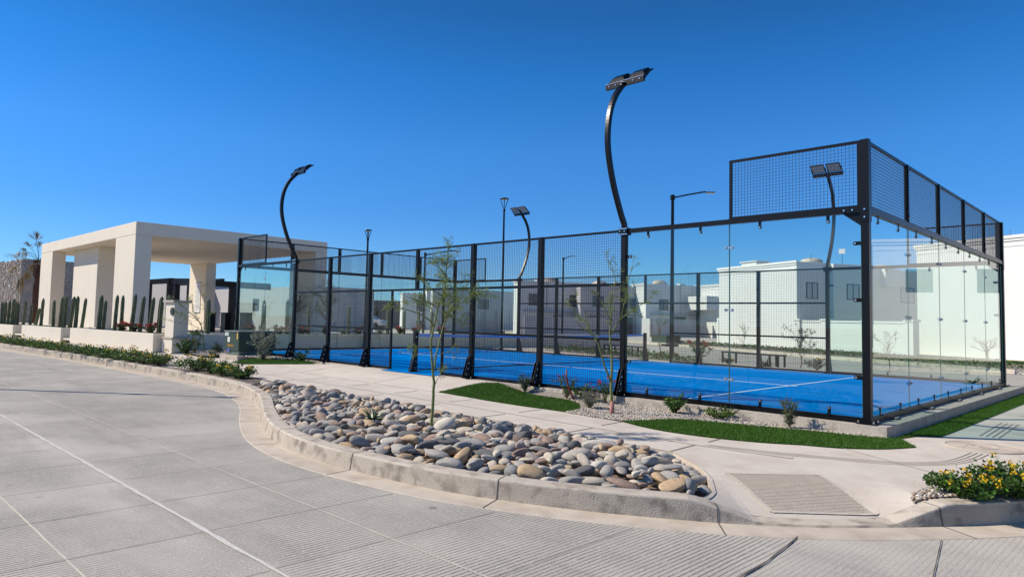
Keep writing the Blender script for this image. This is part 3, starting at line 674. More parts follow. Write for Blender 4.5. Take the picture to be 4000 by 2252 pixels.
for x, o in ((0,1),):
    for i in range(5):
        for f in (.25,.75):
            yy = W_*(i+f)/5; clamp(x, yy, T3-.07, 't', (0,1), (o,0)); clamp(x, yy, .078, 'b', (0,1), (o,0))
    for i in range(1,5):
        for z in (.45,1.5,2.5): clamp(x, W_*i/5, z, 's', (0,1), (o,0))
    for z in (.62,1.7,2.5): clamp(x, W_-.05, z, 'p', (0,-1), (o,0))
for y, o in ((0,-1),):
    for x in (-16.6,-17.5,-18.5,-19.5): clamp(x, y, T3-.07, 't', (1,0), (0,o))
    for z in (.6,1.6,2.5): clamp(-18, y, z, 's', (1,0), (0,o)); clamp(-19.95, y, z, 'p', (-1,0), (0,o))
# corner brackets
for x, y in ((0,0),(0,W_),(-20,0)):
    q = MB(); sx = -1 if x == 0 else 1; sy = 1 if y == 0 else -1
    q.box(x-.057, y-.057, 2.80, x+.057, y+.057, 3.021)
    pr = [(.055,2.965),(.30,2.965),(.30,2.93),(.055,2.74)]
    n = 4; yy = y-sy*.0
    q.add([(x+sx*a, yy-.008, b) for a, b in pr]+[(x+sx*a, yy+.008, b) for a, b in pr], [(0,1,2,3),(7,6,5,4)]+[(i, (i+1) % 4, (i+1) % 4+4, i+4) for i in range(4)])
    for u in ((.0,2.86),(.0,2.97),(.16,2.975),(.27,2.975)): q.disc((x+sx*u[0], y-sy*.062 if u[0] == 0 else y-sy*.05, u[1]), (0,1,0), .014, .02, 6, 1)
    q.build('corner_bracket', [M_BLACK, M_STEEL], CT)
# anchor lugs along the foot of the near end wall
for i in range(5):
    q = MB(); yy = .9+2*i; q.box(.04, yy-.09, -.003, .15, yy+.09, .006); 
    for s_ in (-.05,.05): q.tube([(.11, yy+s_, .006),(.11, yy+s_, .03)], .016, 6, 1)
    q.build('anchor_lug', [M_BLACK, M_STEEL], CT)
# net
NT = thing('padel_net', (-10, W_/2, 0), 'dark padel net with pale blue tape stretched across the middle of the blue court', 'net')
q = MB()
def tape(y): return .92-.045*math.sin(PI*y/W_)
n = 40
for i in range(n):
    a, b = .1+(W_-.2)*i/n, .1+(W_-.2)*(i+1)/n
    q.add([(-10.012,a,tape(a)-.065),(-10.012,b,tape(b)-.065),(-10.012,b,tape(b)),(-10.012,a,tape(a)),(-9.988,a,tape(a)-.065),(-9.988,b,tape(b)-.065),(-9.988,b,tape(b)),(-9.988,a,tape(a))], [(0,1,2,3),(7,6,5,4),(3,2,6,7),(0,4,5,1)])
q.build('tape', mat('net_tape', (.33,.42,.72), .8), NT)
q = MB(); n = int(W_/.045)
for i in range(n): y = .1+(W_-.2)*i/n; q.bar((-10,y,.06),(-10,y,tape(y)-.06), .0026, .0026)
for k in range(19):
    z = .06+.043*k; q.bar((-10,.1,z),(-10,W_/2,z*(tape(W_/2)/.92)), .0026, .0026); q.bar((-10,W_/2,z*(tape(W_/2)/.92)),(-10,W_-.1,z), .0026, .0026)
q.bar((-10,.1,.045),(-10,W_-.1,.045), .03, .03)
q.build('netting', M_WIRE, NT)
for y, s_ in ((0,1),(W_,-1)):
    q = MB(); q.box(-10.045, y-.045, 0, -9.955, y+.045, .97); q.add([(-10.05,y-s_*.045,.005),(-9.95,y-s_*.045,.005),(-9.95,y-s_*.045,.45),(-10.05,y-s_*.045,.45),(-10.05,y-s_*.17,.005),(-9.95,y-s_*.17,.005)], [(0,3,2,1),(0,1,5,4),(3,4,5,2),(0,4,3),(1,2,5)])
    for z in (.1,.25,.85): q.disc((-9.95, y-s_*.02, z), (1,0,0), .014, .02, 6, 1)
    q.box(-10.1, y-.1, .004, -9.9, y+.1, .014, 0); q.build('net_post', [M_BLACK, M_STEEL], NT)
# curved floodlight masts
def mast(x, side, label):
    y0 = 0 if side < 0 else W_; s_ = side
    t = thing('floodlight_mast', (x, y0, 2.98), label, 'floodlight', 'curved floodlight masts of the court')
    pr = smoothline([(.0,3.0),(.02,3.1),(.13,3.28),(.37,3.78),(.53,4.3),(.56,4.7),(.49,5.1),(.33,5.42),(.08,5.70)], .06)
    q = MB(); n = len(pr)
    for i, (o, z) in enumerate(pr):
        a, b = pr[max(i-1,0)], pr[min(i+1,n-1)]; dx, dz = b[0]-a[0], b[1]-a[1]; l = math.hypot(dx, dz); nx, nz = -dz/l*.045, dx/l*.045
        for u, v in ((-.035,-1),(.035,-1),(.035,1),(-.035,1)): q.v.append((x+u, y0+s_*(o+nx*v), z+nz*v))
    for i in range(n-1):
        for k in range(4): a = i*4+k; c = i*4+(k+1) % 4; q.f.append((a, c, c+4, a+4)); q.m.append(0)
    q.build('curved_pole', M_BLACK, t)
    q = MB(); q.box(x-.09, y0-.075, 2.90, x+.09, y0+.075, 3.03); q.bar((x-.1,y0+s_*.08,3.01),(x+.1,y0+s_*.08,3.01), .01, .016, 1); q.bar((x-.1,y0+s_*.08,2.91),(x+.1,y0+s_*.08,2.91), .01, .016, 1)
    for u in (-.05,.05): q.disc((x+u, y0+s_*.08, 2.965), (0,1,0), .014, .02, 6, 1)
    q.build('collar', [M_BLACK, M_STEEL], t)
    yb = y0+s_*.06; zb = 5.71
    q = MB(); q.box(x-.40, yb-.03, zb-.05, x+.42, yb+.03, zb+.05); q.box(x-.40, yb+s_*.0301 if s_ > 0 else yb-.034, zb+.044, x+.42, yb+.034 if s_ > 0 else yb-.0301, zb+.051, 1)
    for u in (-.32,-.18,.2,.34): q.disc((x+u, yb+s_*.034, zb), (0,1,0), .011, .012, 6, 1)
    q.build('crossbar', [M_BLACK, M_STEEL], t)
    for cx in (-.20,.23):
        # panel tilted: rises towards the court, lens faces down and inwards
        an = math.radians(33); ca, sa = math.cos(an), math.sin(an)
        def P(u, v, n_): return (x+cx+u, yb-s_*(.04+v*ca+n_*sa), zb+.10+v*sa-n_*ca)   # u along the bar, v along the panel, n_ out of the lens face
        q = MB(); hw = .185
        def slab(u0,u1,v0,v1,n0,n1,mi,bev=0):
            q.add([P(u0,v0,n0),P(u1,v0,n0),P(u1,v1,n0),P(u0,v1,n0),P(u0+bev,v0+bev,n1),P(u1-bev,v0+bev,n1),P(u1-bev,v1-bev,n1),P(u0+bev,v1-bev,n1)], [(0,3,2,1),(4,5,6,7),(0,1,5,4),(1,2,6,5),(2,3,7,6),(3,0,4,7)], mi)
        slab(-hw,hw,-.02,.30,.0,.03,0); slab(-hw+.03,hw-.03,.01,.27,-.0,-.045,0,.03)
        hd = q.build('floodlight', [M_BLACK], t)
        q = MB(); slab(-hw+.02,hw-.02,.0,.28,.031,.034,0); q.build('lens', mat('floodlight_lens', (.30,.31,.30), .18, noise=.15, nscale=30), hd)
        q = MB()
        for s2 in (-1,1): q.bar((x+cx+s2*(hw+.008), yb, zb), P(s2*(hw+.008), .16, .01), .012, .03)
        q.bar((x+cx-hw-.008, yb, zb+.052),(x+cx+hw+.008, yb, zb+.052), .03, .01); q.build('bracket', M_BLACK, hd)
    return t
mast(-4, -1, 'tallest looking curved black floodlight mast, rising where the mesh meets the big glass panels')
mast(-16, -1, 'curved black floodlight mast against plain sky between the entrance portal and the court')
mast(-4, 1, 'curved floodlight mast whose twin lamps show through the high mesh by the corner post')
mast(-16, 1, 'curved floodlight mast on the far side of the court, beside the tall post lamp')
# ------------------------------------------------------------------ entrance portal and its planters
th = math.radians(1); BA = (-math.cos(th), -math.sin(th)); BB = (-math.sin(th), math.cos(th)); BO = (-32.32, .3)
def bev(o, w=.03, seg=2):
    md = o.modifiers.new('edge', 'BEVEL'); md.width = w; md.segments = seg; md.limit_method = 'ANGLE'; return o
PT = thing('entrance_portal', (-41, 5.6, 0), 'big flat roofed cream portal on broad piers behind the row of cacti', 'building')
def pob(name, ra, rb, rz, m=M_CREAM, par=PT, w=.03):
    q = MB(); q.obox(BO, BA, BB, ra, rb, rz); return bev(q.build(name, m, par), w)
pob('roof', (0,18.3), (0,10.75), (5.05,5.69)); 
pob('pier', (0.003,2.95), (.003,.77), (0,5.05)); pob('pier', (15.35,18.297), (.003,.77), (0,5.05))
pob('pier', (8.75,13.65), (.82,3.4), (0,5.05)); pob('pier', (15.3,18.297), (9.98,10.747), (0,5.05)); pob('pier', (.003,2.95), (9.98,10.747), (0,5.05))
q = MB(); q.obox(BO, BA, BB, (-1,19.3), (-.6,18), (-.2,.06)); tag(q.build('plaza_floor', M_WALK), kind='structure')
nb = thing('notice_board', (BO[0]+BA[0]*16.6+BB[0]*9.95, BO[1]+BA[1]*16.6+BB[1]*9.95, 1.9), 'tall white rules notice on the sunlit pier under the portal roof', 'sign')
q = MB(); q.obox(BO, BA, BB, (16.05,17.0), (9.93,9.972), (1.35,3.55)); q.build('panel', mat('notice_white', (.72,.72,.70), .5), nb)
q = MB(); 
for k in range(22):
    wd = .78 if k else .5; z = 3.42-k*.088; l = wd*(1 if k % 4 else .7)
    q.obox(BO, BA, BB, (16.14,16.14+l), (9.924,9.929), (z-.018,z+.018))
q.build('text_lines', mat('notice_text', (.30,.31,.33), .6), nb)
q = MB(); q.obox(BO, BA, BB, (16.0,17.05), (9.935,9.97), (1.30,1.35)); q.obox(BO, BA, BB, (16.0,17.05), (9.935,9.97), (3.55,3.6)); q.build('frame', M_DSTEEL, nb)
# planter walls
pa = (-.9957,-.0927); pbv = (.0927,-.9957); PO = (-21.9,-1.80)
def planter(name, label, r0_, r1_, z0, z1, depth, o=PO, a=pa, b=(-.0927,.9957)):
    cx = (r0_+r1_)/2; t = thing(name, (o[0]+a[0]*cx, o[1]+a[1]*cx, z0), label, 'planter', 'cream planter walls by the portal')
    q = MB(); w = .16
    q.obox(o, a, b, (r0_,r1_), (0,w), (z0,z1)); q.obox(o, a, b, (r0_,r0_+w), (w,depth), (z0,z1)); q.obox(o, a, b, (r1_-w,r1_), (w,depth), (z0,z1)); q.obox(o, a, b, (r0_+w,r1_-w), (depth-w,depth), (z0,z1))
    bev(q.build('wall', M_CREAM, t), .012)
    q = MB(); q.obox(o, a, b, (r0_+w+.002,r1_-w-.002), (w+.002,depth-w-.002), (z0,z1-.06)); q.build('soil', M_GRAVD, t); return t
planter('planter', 'long cream planter wall next to the square pillar, holding the tallest cacti', .75, 8.9, -.2, .53, 2.0)
planter('planter', 'middle cream planter wall, short, between two recessed gaps in the row', 10.0, 15.5, -.2, .50, 2.0)
planter('planter', 'cream planter wall farthest along the kerb, running out of the picture', 16.9, 40, -.2, .46, 2.4)
for k, (s0, s1) in enumerate(((8.9,10.0),(15.5,16.9))):
    t = thing('planter_recess', (PO[0]+pa[0]*(s0+s1)/2, PO[1]+pa[1]*(s0+s1)/2+.4, -.2), ('recessed cream seat niche next to the longest planter wall','recessed cream seat niche beyond the middle planter wall')[k], 'wall niche', 'niches between the planters')
    q = MB(); q.obox(PO, pa, (-.0927,.9957), (s0+.004,s1-.004), (.75,.95), (-.2,.47)); q.build('back_wall', M_CREAM, t)
    q = MB(); q.obox(PO, pa, (-.0927,.9957), (s0+.004,s1-.004), (.08,.748), (-.02,.05)); q.build('ledge', M_CREAM, t)
# wall that runs back behind the far end of the court
W2 = thing('planter', (-22.0, 9, -.2), 'long shaded planter wall behind the far glass end of the court', 'planter', 'cream planter walls by the portal')
q = MB(); q.box(-22.1,-1.0,-.2,-21.9,26,.53); q.box(-24.0,-.2,-.2,-23.85,26,.53); bev(q.build('wall', M_CREAM, W2), .012)
q = MB(); q.box(-23.848,-.2,-.2,-22.102,26,.47); q.build('soil', M_GRAVD, W2)
q = MB(); q.box(-60,-.6,-.2,-24.01,30,.05); 
# square pillar with round house emblem
PC = (-21.73,-1.54); pa1 = (-.9976,-.0698); pb1 = (-.0698,.9976)
pl = thing('pillar', (-22.1,-1.3,-.15), 'square cream pillar with taupe cap and ledge and a round black emblem', 'pillar')
def pb(name, ra, rb, rz, m): q = MB(); q.obox(PC, pa1, pb1, ra, rb, rz); return bev(q.build(name, m, pl), .01)
pb('base', (0,.84), (0,.62), (-.18,.36), M_CREAM); pb('ledge', (-.03,.87), (-.03,.65), (.36,.42), M_TRIM)
pb('shaft', (.05,.76), (.05,.57), (.42,1.655), M_CREAM); pb('cap', (-.03,.85), (-.03,.65), (1.655,1.735), M_TRIM)
q = MB(); ex = (PC[0]+pa1[0]*.17+pb1[0]*.028, PC[1]+pa1[1]*.17+pb1[1]*.028)
q.disc((ex[0], ex[1], 1.34), (pb1[0], pb1[1], 0), .14, .03, 24)
e = q.build('emblem', M_BLACK, pl); q = MB()
fx, fy = ex[0]-pb1[0]*.017, ex[1]-pb1[1]*.017
for r_, k in ((.115,28),(.07,18)):
    for i in range(k): 
        a0, a1 = 2*PI*i/k, 2*PI*(i+1)/k; q.bar((fx+pa1[0]*r_*math.cos(a0), fy+pa1[1]*r_*math.cos(a0), 1.34+r_*math.sin(a0)), (fx+pa1[0]*r_*math.cos(a1), fy+pa1[1]*r_*math.cos(a1), 1.34+r_*math.sin(a1)), .010, .008)
for i in range(6):
    a0 = 2*PI*i/6; q.bar((fx,fy,1.34), (fx+pa1[0]*.06*math.cos(a0), fy+pa1[1]*.06*math.cos(a0), 1.34+.06*math.sin(a0)), .008, .006)
q.build('ring', M_CLAMP if 'M_CLAMP' in globals() else M_DSTEEL, e)
# cacti
CACT = [(-42.03, -3.36, 1.22, 1), (-43.41, -3.0, 1.27, 2), (-42.05, -3.05, 1.34, 3), (-40.68, -3.11, 1.44, 4), (-41.9, -2.73, 1.28, 1), (-40.82, -2.83, 1.22, 0), (-39.12, -2.86, 1.34, 5), (-39.82, -2.43, 1.17, 2), (-38.28, -2.48, 0.97, 14), (-36.75, -2.54, 1.44, 3), (-34.35, -2.52, 1.34, 0), (-35.06, -2.09, 1.52, 4), (-33.83, -2.19, 1.54, 3), (-32.45, -2.26, 1.52, 7), (-33.27, -1.85, 1.55, 3), (-31.84, -1.93, 1.46, 7), (-29.31, -1.9, 1.56, 4), (-30.18, -1.49, 1.35, 4), (-28.39, -1.53, 1.57, 3), (-27.17, -1.63, 1.54, 1), (-25.72, -1.7, 1.59, 6), (-26.12, -1.25, 1.52, 6), (-24.75, -1.33, 1.46, 6), (-23.46, -1.42, 1.46, 3), (-22.9, -1.3, 1.52, 0), (-22.9, 0.16, 1.43, 0), (-22.9, 1.31, 1.41, 0), (-22.9, 2.42, 1.46, 0), (-22.9, 3.46, 1.52, 0), (-22.9, 4.46, 1.49, 0), (-22.9, 6.47, 1.37, 0), (-22.9, 8.61, 1.25, 0), (-22.9, 9.56, 1.26, 0), (-22.9, 10.44, 1.28, 0), (-22.9, 11.27, 1.3, 0)]
CLAB = ['slim cactus first at the picture edge of the planter row','slim cactus second from the picture edge in front of the stone wall','slim cactus third along in front of the rough stone wall','taller leaning cactus before the stone wall','short cactus of the close pair before the stone wall corner','second short cactus of the close pair before the stone wall corner','single cactus against the shaded side of the stone wall','short cactus against the red brown palm trunk','thin tilted cactus propped beside the portal edge','thick cactus at the outer edge of the portal pier','narrow cactus against the shaded pier side','tall cactus of the pair before the dark portal opening','paler ribbed cactus of the pair before the dark portal opening','leaning cactus at the edge of the middle pier','slim cactus standing on the middle pier','dark leaning cactus alone before the middle pier','tallest cactus of the pair before the shaded pier side','shorter cactus crowding the tall one before the shaded pier side','doubled cactus on the edge of the corner pier','straight cactus alone before the corner pier','tallest leaning cactus at the corner of the portal','thick leaning cactus above the red flowers','thick cactus leaning over the dark red flowers near the pillar','straight cactus just beside the square pillar','dark cactus rising behind the square pillar','dark cactus beside the sunlit pier with the notice','first pale cactus seen through the far end glass','second pale cactus seen through the far end glass behind the silver bush','third pale cactus seen through the far glass beside the black post','pale cactus through the mesh, with red flowers at its foot','pale cactus through the mesh near the dark house','cactus through the mesh just before the court doorway','cactus through the court doorway before the white house','cactus through the court doorway, behind the net post','dark cactus seen behind the thin tree and the net']
def cactus(x, y, h, lean, label, zb=.44):
    t = thing('columnar_cactus', (x, y, zb), label, 'cactus', 'columnar cacti in the planters')
    n = 14; nr = 7; la = math.radians(lean); r0 = .080+R.uniform(-.012,.015); b = MB(); cr = MB(); ph = R.uniform(0, 1); bend = R.uniform(-.02,.02)
    K = nr*4
    def cen(f): return Vector((x+math.sin(la)*h*f*.75+bend*math.sin(f*3), y+math.sin(la)*h*f*.5, zb-.02+h*f*math.cos(la)))
    for i in range(n+1):
        f = i/n; rr = r0*(1-.10*f)*(1 if f < .86 else math.sqrt(max(.02, 1-((f-.86)/.145)**2)))*(1+.05*math.sin(f*17+ph*9)); c = cen(f)
        for k in range(K):
            a = 2*PI*k/K+ph; q = rr*(1 if k % 4 == 0 else (.83 if k % 2 else .70)); b.v.append((c.x+q*math.cos(a), c.y+q*math.sin(a), c.z))
    for i in range(n):
        for k in range(K): a = i*K+k; c = i*K+(k+1) % K; b.f.append((a, c, c+K, a+K)); b.m.append(1 if (k % 4 == 0 and 0) else 0)
    b.f.append(tuple(n*K+k for k in range(K))); b.m.append(0)
    b.build('stem', M_CACT, t, smooth=False)
    for k in range(nr):
        a = 2*PI*k/nr+ph; pts = []
        for i in range(0, n+1, 1):
            f = i/n; rr = r0*(1-.10*f)*(1 if f < .86 else math.sqrt(max(.02, 1-((f-.86)/.145)**2)))*(1+.05*math.sin(f*17+ph*9)); c = cen(f); pts.append((c.x+rr*math.cos(a), c.y+rr*math.sin(a), c.z))
        cr.tube(pts, .006, 3, cap=False)
    cr.build('rib_edges', M_CRIB, t)
for (x, y, h, l), lb in zip(CACT, CLAB): cactus(x, y, h, l, lb)
# rough stone wall
SW = thing('stone_wall', (-75,2,0), 'tall wall of rough stacked stone at the picture edge beyond the portal', 'wall')
M_STONE = mat('rough_stone', (.36,.32,.28), .9, noise=.35, nscale=2, bump=1, bscale=9, stains=(1.4,(.52,.40,.30),.5,.7,.8))
q = MB(); q.obox((-68.2,2.0), BA, BB, (0,26), (0,9), (-.2,5.72)); q.build('core', M_STONE, SW)
q = MB()
for i in range(1500):
    if i < 1250: s_ = R.uniform(0, 13); z = R.uniform(.5, 5.7); o = (-68.2+BA[0]*s_, 2.0+BA[1]*s_-.01); ax = Vector((BA[0],BA[1],0)); nn = Vector((0,-1,0))
    else: s_ = R.uniform(0, 4); z = R.uniform(.5, 5.7); o = (-68.2+BB[0]*s_+.01, 2.0+BB[1]*s_); ax = Vector((BB[0],BB[1],0)); nn = Vector((1,0,0))
    c = Vector((o[0],o[1],z)); ro = R.uniform(-.7,.7)+PI/2; u = ax*math.cos(ro)+Vector((0,0,1))*math.sin(ro); v = nn.cross(u).normalized()
    a, bb_, d = R.uniform(.10,.24), R.uniform(.05,.10), R.uniform(.02,.11)
    pts = [c+u*(a*math.cos(t)*R.uniform(.75,1.1))+v*(bb_*math.sin(t)*R.uniform(.75,1.1)) for t in [2*PI*k/6 for k in range(6)]]
    q.add([p for p in pts]+[p*.28+c*.72+nn*d+(p-c)*.35 for p in pts], [tuple(range(6,12))]+[(k, (k+1) % 6, (k+1) % 6+6, k+6) for k in range(6)])
q.build('stones', mat('stone_faces', (.43,.385,.34), .9, noise=.3, nscale=3, bump=.8, bscale=20, stains=(1.1,(.50,.38,.28),.52,.7,.7)), SW)
# palm at the outer edge of the portal
PM = thing('palm_tree', (-58.2,1.3,0), 'ragged fan palm with dry fronds and red brown trunk beside the portal', 'palm tree')
q = MB(); q.tube([(-58.25,1.3,0),(-58.2,1.3,2),(-58.1,1.3,3.5),(-58.0,1.3,4.7)], [.36,.30,.25,.27], 14); q.build('trunk', M_PTRUNK, PM, smooth=True)
q = MB()
for k in range(60):
    z = R.uniform(3.6,5.0); a = R.uniform(0, 2*PI); c = Vector((-58.0+.24*math.cos(a), 1.3+.24*math.sin(a), z)); q.bar(c, c+Vector((.17*math.cos(a), .17*math.sin(a), .22)), .07, .015)
q.build('boots', M_PTRUNK, PM)
q = MB()
def frond(c, az, el, L_, droop, m):
    d = Vector((math.cos(az)*math.cos(el), math.sin(az)*math.cos(el), math.sin(el))); pts = []; p = Vector(c)
    for i in range(7): pts.append(p.copy()); d = (d+Vector((0,0,-droop*.12))).normalized(); p = p+d*L_*.12
    q.tube(pts, .014, 4, m); e = pts[-1]; s = d.cross(Vector((0,0,1))).normalized()
    for k in range(26):
        an = (k-12.5)/12.5*1.2; v = (d*math.cos(an)+s*math.sin(an)*.8+Vector((0,0,R.uniform(-.25,.25)))).normalized(); tip = e+v*L_*.42*R.uniform(.6,1.1)+Vector((0,0,-droop*R.uniform(.1,.6)*L_*.4)); md = e+v*L_*.22+Vector((0,0,R.uniform(-.03,.06)))
        w2 = v.cross(Vector((0,0,1))).normalized()*.028; q.add([e, md+w2, tip, md-w2], [(0,1,2,3)], m)
c0 = (-58.0,1.3,4.9)
for az, el, L_, dr, m_ in ((3.6,1.35,2.4,.2,0),(3.9,1.15,2.0,.8,0),(4.0,.35,2.5,.3,0),(4.1,.15,2.3,.9,0),(1.9,1.15,1.6,.2,1),(3.5,1.45,1.6,.1,0),(3.7,.1,1.9,1.8,0),(4.2,-.1,2.3,2.4,0),(.9,1.2,1.7,.4,1),(.4,1.0,1.6,.5,1),(5.0,.9,1.7,.8,1),(4.5,.9,1.7,1.2,0),(2.2,.8,1.6,.6,0),(4.3,1.3,1.5,2.2,0),(3.4,.9,1.5,2.6,0)): frond(c0, az, el, L_, dr, m_)
q.build('fronds', [M_PALM, M_PALMG], PM)
# pergola, houses and cabinets behind the portal
PG = thing('pergola', (-55,14,0), 'black steel pergola on square posts seen beneath the portal roof', 'pergola')
def gpt(px_, d): return px_
for x, y, h in ((-62.5,10.8,4.2),(-64.5,14,4.25),(-57.5,10.9,4.15),(-53.5,11.1,4.0),(-47.5,12.0,3.7),(-60,15,4.2)):
    q = MB(); q.box(x-.22, y-.22, 0, x+.22, y+.22, h); q.build('post', M_BLACK, PG)
for a, b in (((-66,10.8,4.0),(-57,10.9,4.0)),((-58,10.9,4.0),(-53,11.0,3.85)),((-54,11.1,3.85),(-42,12.2,3.25)),((-66,14,4.1),(-54,14,4.05))):
    q = MB(); q.bar(a, b, .25, .45); q.build('beam', M_BLACK, PG)
for lb, (x0,y0,x1,y1,z) in (('plain pale house wall seen under the portal roof behind the black pergola', (-78,16,-66,20,4.4)), ('long grey white house behind the pergola and the noticeboard pier', (-66,18,-46,24,3.7))):
    h = thing('house', ((x0+x1)/2,(y0+y1)/2,0), lb, 'house'); q = MB(); q.box(x0,y0,0,x1,y1,z); q.build('wall', M_GREYW, h)
    q = MB(); q.box((x0+x1)/2-.6,y0-.03,1.6,(x0+x1)/2+.6,y0-.002,2.7); q.build('window', M_WIN, h)
for k, (x, y, w, h_) in enumerate(((-41.6,8.0,.5,1.3),(-39.3,8.0,.72,1.32),(-36.9,8.2,.9,1.34))):
    t = thing('equipment_cabinet', (x, y, 0), ('black steel cabinet half hidden by the dark cactus beside the notice pier','black cabinet behind the red flowers at the far corner post','dark green cabinet seen through the far end glass')[k], 'cabinet', 'dark cabinets behind the planter')
    q = MB(); q.box(x-w/2, y-.2, .0, x+w/2, y+.2, h_); bev(q.build('body', M_BLACK if k < 2 else M_TGREEN, t), .02)
    q = MB(); q.box(x-w/2-.03, y-.23, h_, x+w/2+.03, y+.23, h_+.05); q.build('lid', M_BLACK if k < 2 else M_TGREEN2, t)
# green transformer on its pad
TF = thing('transformer', (-17.9,-.2,-.15), 'dark green electrical transformer box on a concrete pad beside the court', 'transformer')
TO = (-17.60,-1.02); ta = (-.9976,-.0698); tb = (-.0698,.9976)
def tob(name, ra, rb, rz, m, w=.012, par=TF): q = MB(); q.obox(TO, ta, tb, ra, rb, rz); return bev(q.build(name, m, par), w)
tob('pad', (0,1.16), (0,1.85), (-.18,-.01), M_PLINTH, .02)
tob('base', (.18,.98), (.14,1.35), (-.01,.13), M_TGREEN2)
cab_ = tob('cabinet', (.14,1.04), (.10,1.42), (.13,.72), M_TGREEN)
tob('lid', (.11,1.07), (.07,1.45), (.72,.765), M_TGREEN2)
tob('door_seam', (.137,.1395), (.74,.75), (.14,.71), M_FRAME, .0005)
def stick(name, ra, z0, z1, col, m=None): 
    q = MB(); q.obox(TO, ta, tb, ra, (.094,.0985), (z0,z1)); return q.build(name, mat(name+str(col), col, .5), TF)
s1 = stick('sticker', (.80,1.02), .60, .72, (.62,.66,.64)); stick('sticker', (.70,.85), .40, .56, (.66,.64,.60)); stick('sticker', (.20,.265), .50, .70, (.62,.40,.06)); stick('sticker', (.72,.84), .10, .19, (.10,.13,.55))
def text(body, size, loc, ax, m, parent, name='lettering'):
    c = bpy.data.curves.new(name, 'FONT'); c.body = body; c.size = size; c.extrude = .001; c.align_x = 'CENTER'
    o = bpy.data.objects.new(name, c); dg = bpy.context.evaluated_depsgraph_get(); me = bpy.data.meshes.new_from_object(o) if False else None
    o2 = bpy.data.objects.new(name+'_tmp', c); COL.objects.link(o2); bpy.context.view_layer.update()
    me = bpy.data.meshes.new_from_object(o2.evaluated_get(bpy.context.evaluated_depsgraph_get())); bpy.data.objects.remove(o2)
    X = Vector((ax[0], ax[1], 0)); Z = Vector((0,0,1)); N_ = X.cross(Z); me.transform(Matrix((X, Z, N_)).transposed().to_4x4())
    org = Vector(ORG[parent.name]); me.transform(Matrix.Translation(Vector(loc)-org)); me.materials.append(m)
    ob = bpy.data.objects.new(name, me); COL.objects.link(ob); ob.parent = parent; return ob
M_ORT = mat('orange_lettering', (.72,.36,.03), .5)
def tpt(a, b, z): return (TO[0]+ta[0]*a+tb[0]*b, TO[1]+ta[1]*a+tb[1]*b, z)
text('100 kVA', .115, tpt(.66,.0965,.255), (-ta[0],-ta[1]), M_ORT, TF)
text('8 12', .07, tpt(.91,.0925,.635), (-ta[0],-ta[1]), M_BLACK, TF)
# ------------------------------------------------------------------ houses across the street
DD = (-.896,.445); EE = (.445,.896)
def house(label, c, lit, dep, ztop, wins=(), group='white houses across the street', m=M_WHITE, cornice=True, tanks=(), boxes=(), litw=()):
    """c: near corner; lit: length along DD (sunny face); dep: depth along EE (shaded face)"""
    t = thing('house', (c[0]+DD[0]*lit/2+EE[0]*dep/2, c[1]+DD[1]*lit/2+EE[1]*dep/2, -.15), label, 'house', group)
    q = MB(); q.obox(c, DD, EE, (0,lit), (0,dep), (-.3,ztop)); bev(q.build('wall', m, t), .02, 1)
    q = MB()
    if cornice:
        q.obox(c, DD, EE, (-.10,lit+.12), (-.12,.0-.003), (ztop-.10,ztop+.06)); q.obox(c, DD, EE, (-.04,lit+.06), (-.06,-.003), (ztop-.24,ztop-.10)); q.obox(c, DD, EE, (-.02,lit+.04), (-.03,-.003), (ztop-.52,ztop-.46)); q.build('cornice', m, t)
    for a, b, z0, z1 in wins:
        fr = MB()
        for u0, u1, w0, w1 in ((a,b,z0,z0+.05),(a,b,z1-.05,z1),(a,a+.05,z0,z1),(b-.05,b,z0,z1),((a+b)/2-.025,(a+b)/2+.025,z0,z1)): fr.obox(c, DD, EE, (-.035,-.002), (u0,u1), (w0,w1))
        f = fr.build('window', M_FRAME, t); pq = MB(); pq.obox(c, DD, EE, (-.012,-.003), (a+.02,b-.02), (z0+.02,z1-.02)); pq.build('pane', M_CURT if c[0] > -20 else M_WIN, f)
    for a, b, z0, z1 in litw:
        pq = MB(); pq.obox(c, DD, EE, (a,b), (-.012,-.003), (z0,z1)); pq.build('window', M_WIN, t)
    for s0, t0, r_, h_ in tanks:
        q = MB(); x, y = c[0]+DD[0]*s0+EE[0]*t0, c[1]+DD[1]*s0+EE[1]*t0; q.lathe([(r_,0),(r_,h_*.45),(r_*.8,h_*.8),(r_*.35,h_),(.02,h_+.02)], 18, (x,y,ztop-.02)); q.build('water_tank', mat('beige_tank', (.52,.44,.34), .6), t, smooth=True)
    for s0, s1, t0, t1, z0, z1 in boxes:
        q = MB(); q.obox(c, DD, EE, (s0,s1), (t0,t1), (z0,z1)); bev(q.build('annex', m, t), .02, 1)
    return t
h1 = house('big white house with stepped cornice and a blank sunny side wall behind the court', (-15.15,36.93), 8.3, 2.95, 5.74, wins=[(.80,1.78,3.22,4.34)], tanks=[(1.0,2.2,.75,.42)], boxes=[(4.1,5.75,.1,1.2,5.80,6.02),(3.95,5.9,.0,1.3,6.02,6.10)])
h2 = house('white house with a shaded upper storey overhang next to the big blank walled one', (-13.64,39.42), .5, 4.3, 5.70, wins=[(1.15,2.25,3.25,4.34)], cornice=False)
q = MB(); q.obox((-15.15,36.93), DD, EE, (-.16,0), (4.05,7.2), (2.3,5.72)); q.build('overhang', M_WHITE, h2)
h3 = house('white house with cream water tank seen through the corner glass, sunlight on its wall edge', (-12.3,43.2), .4, 6, 5.55, wins=[(2.6,3.9,3.2,4.3)], tanks=[(1.5,2.5,.8,.5)], cornice=False)
q = MB(); q.obox((-12.3,43.2), DD, EE, (-.9,-.01), (.2,1.5), (4.2,5.5)); q.build('balcony_wall', M_WHITE, h3)
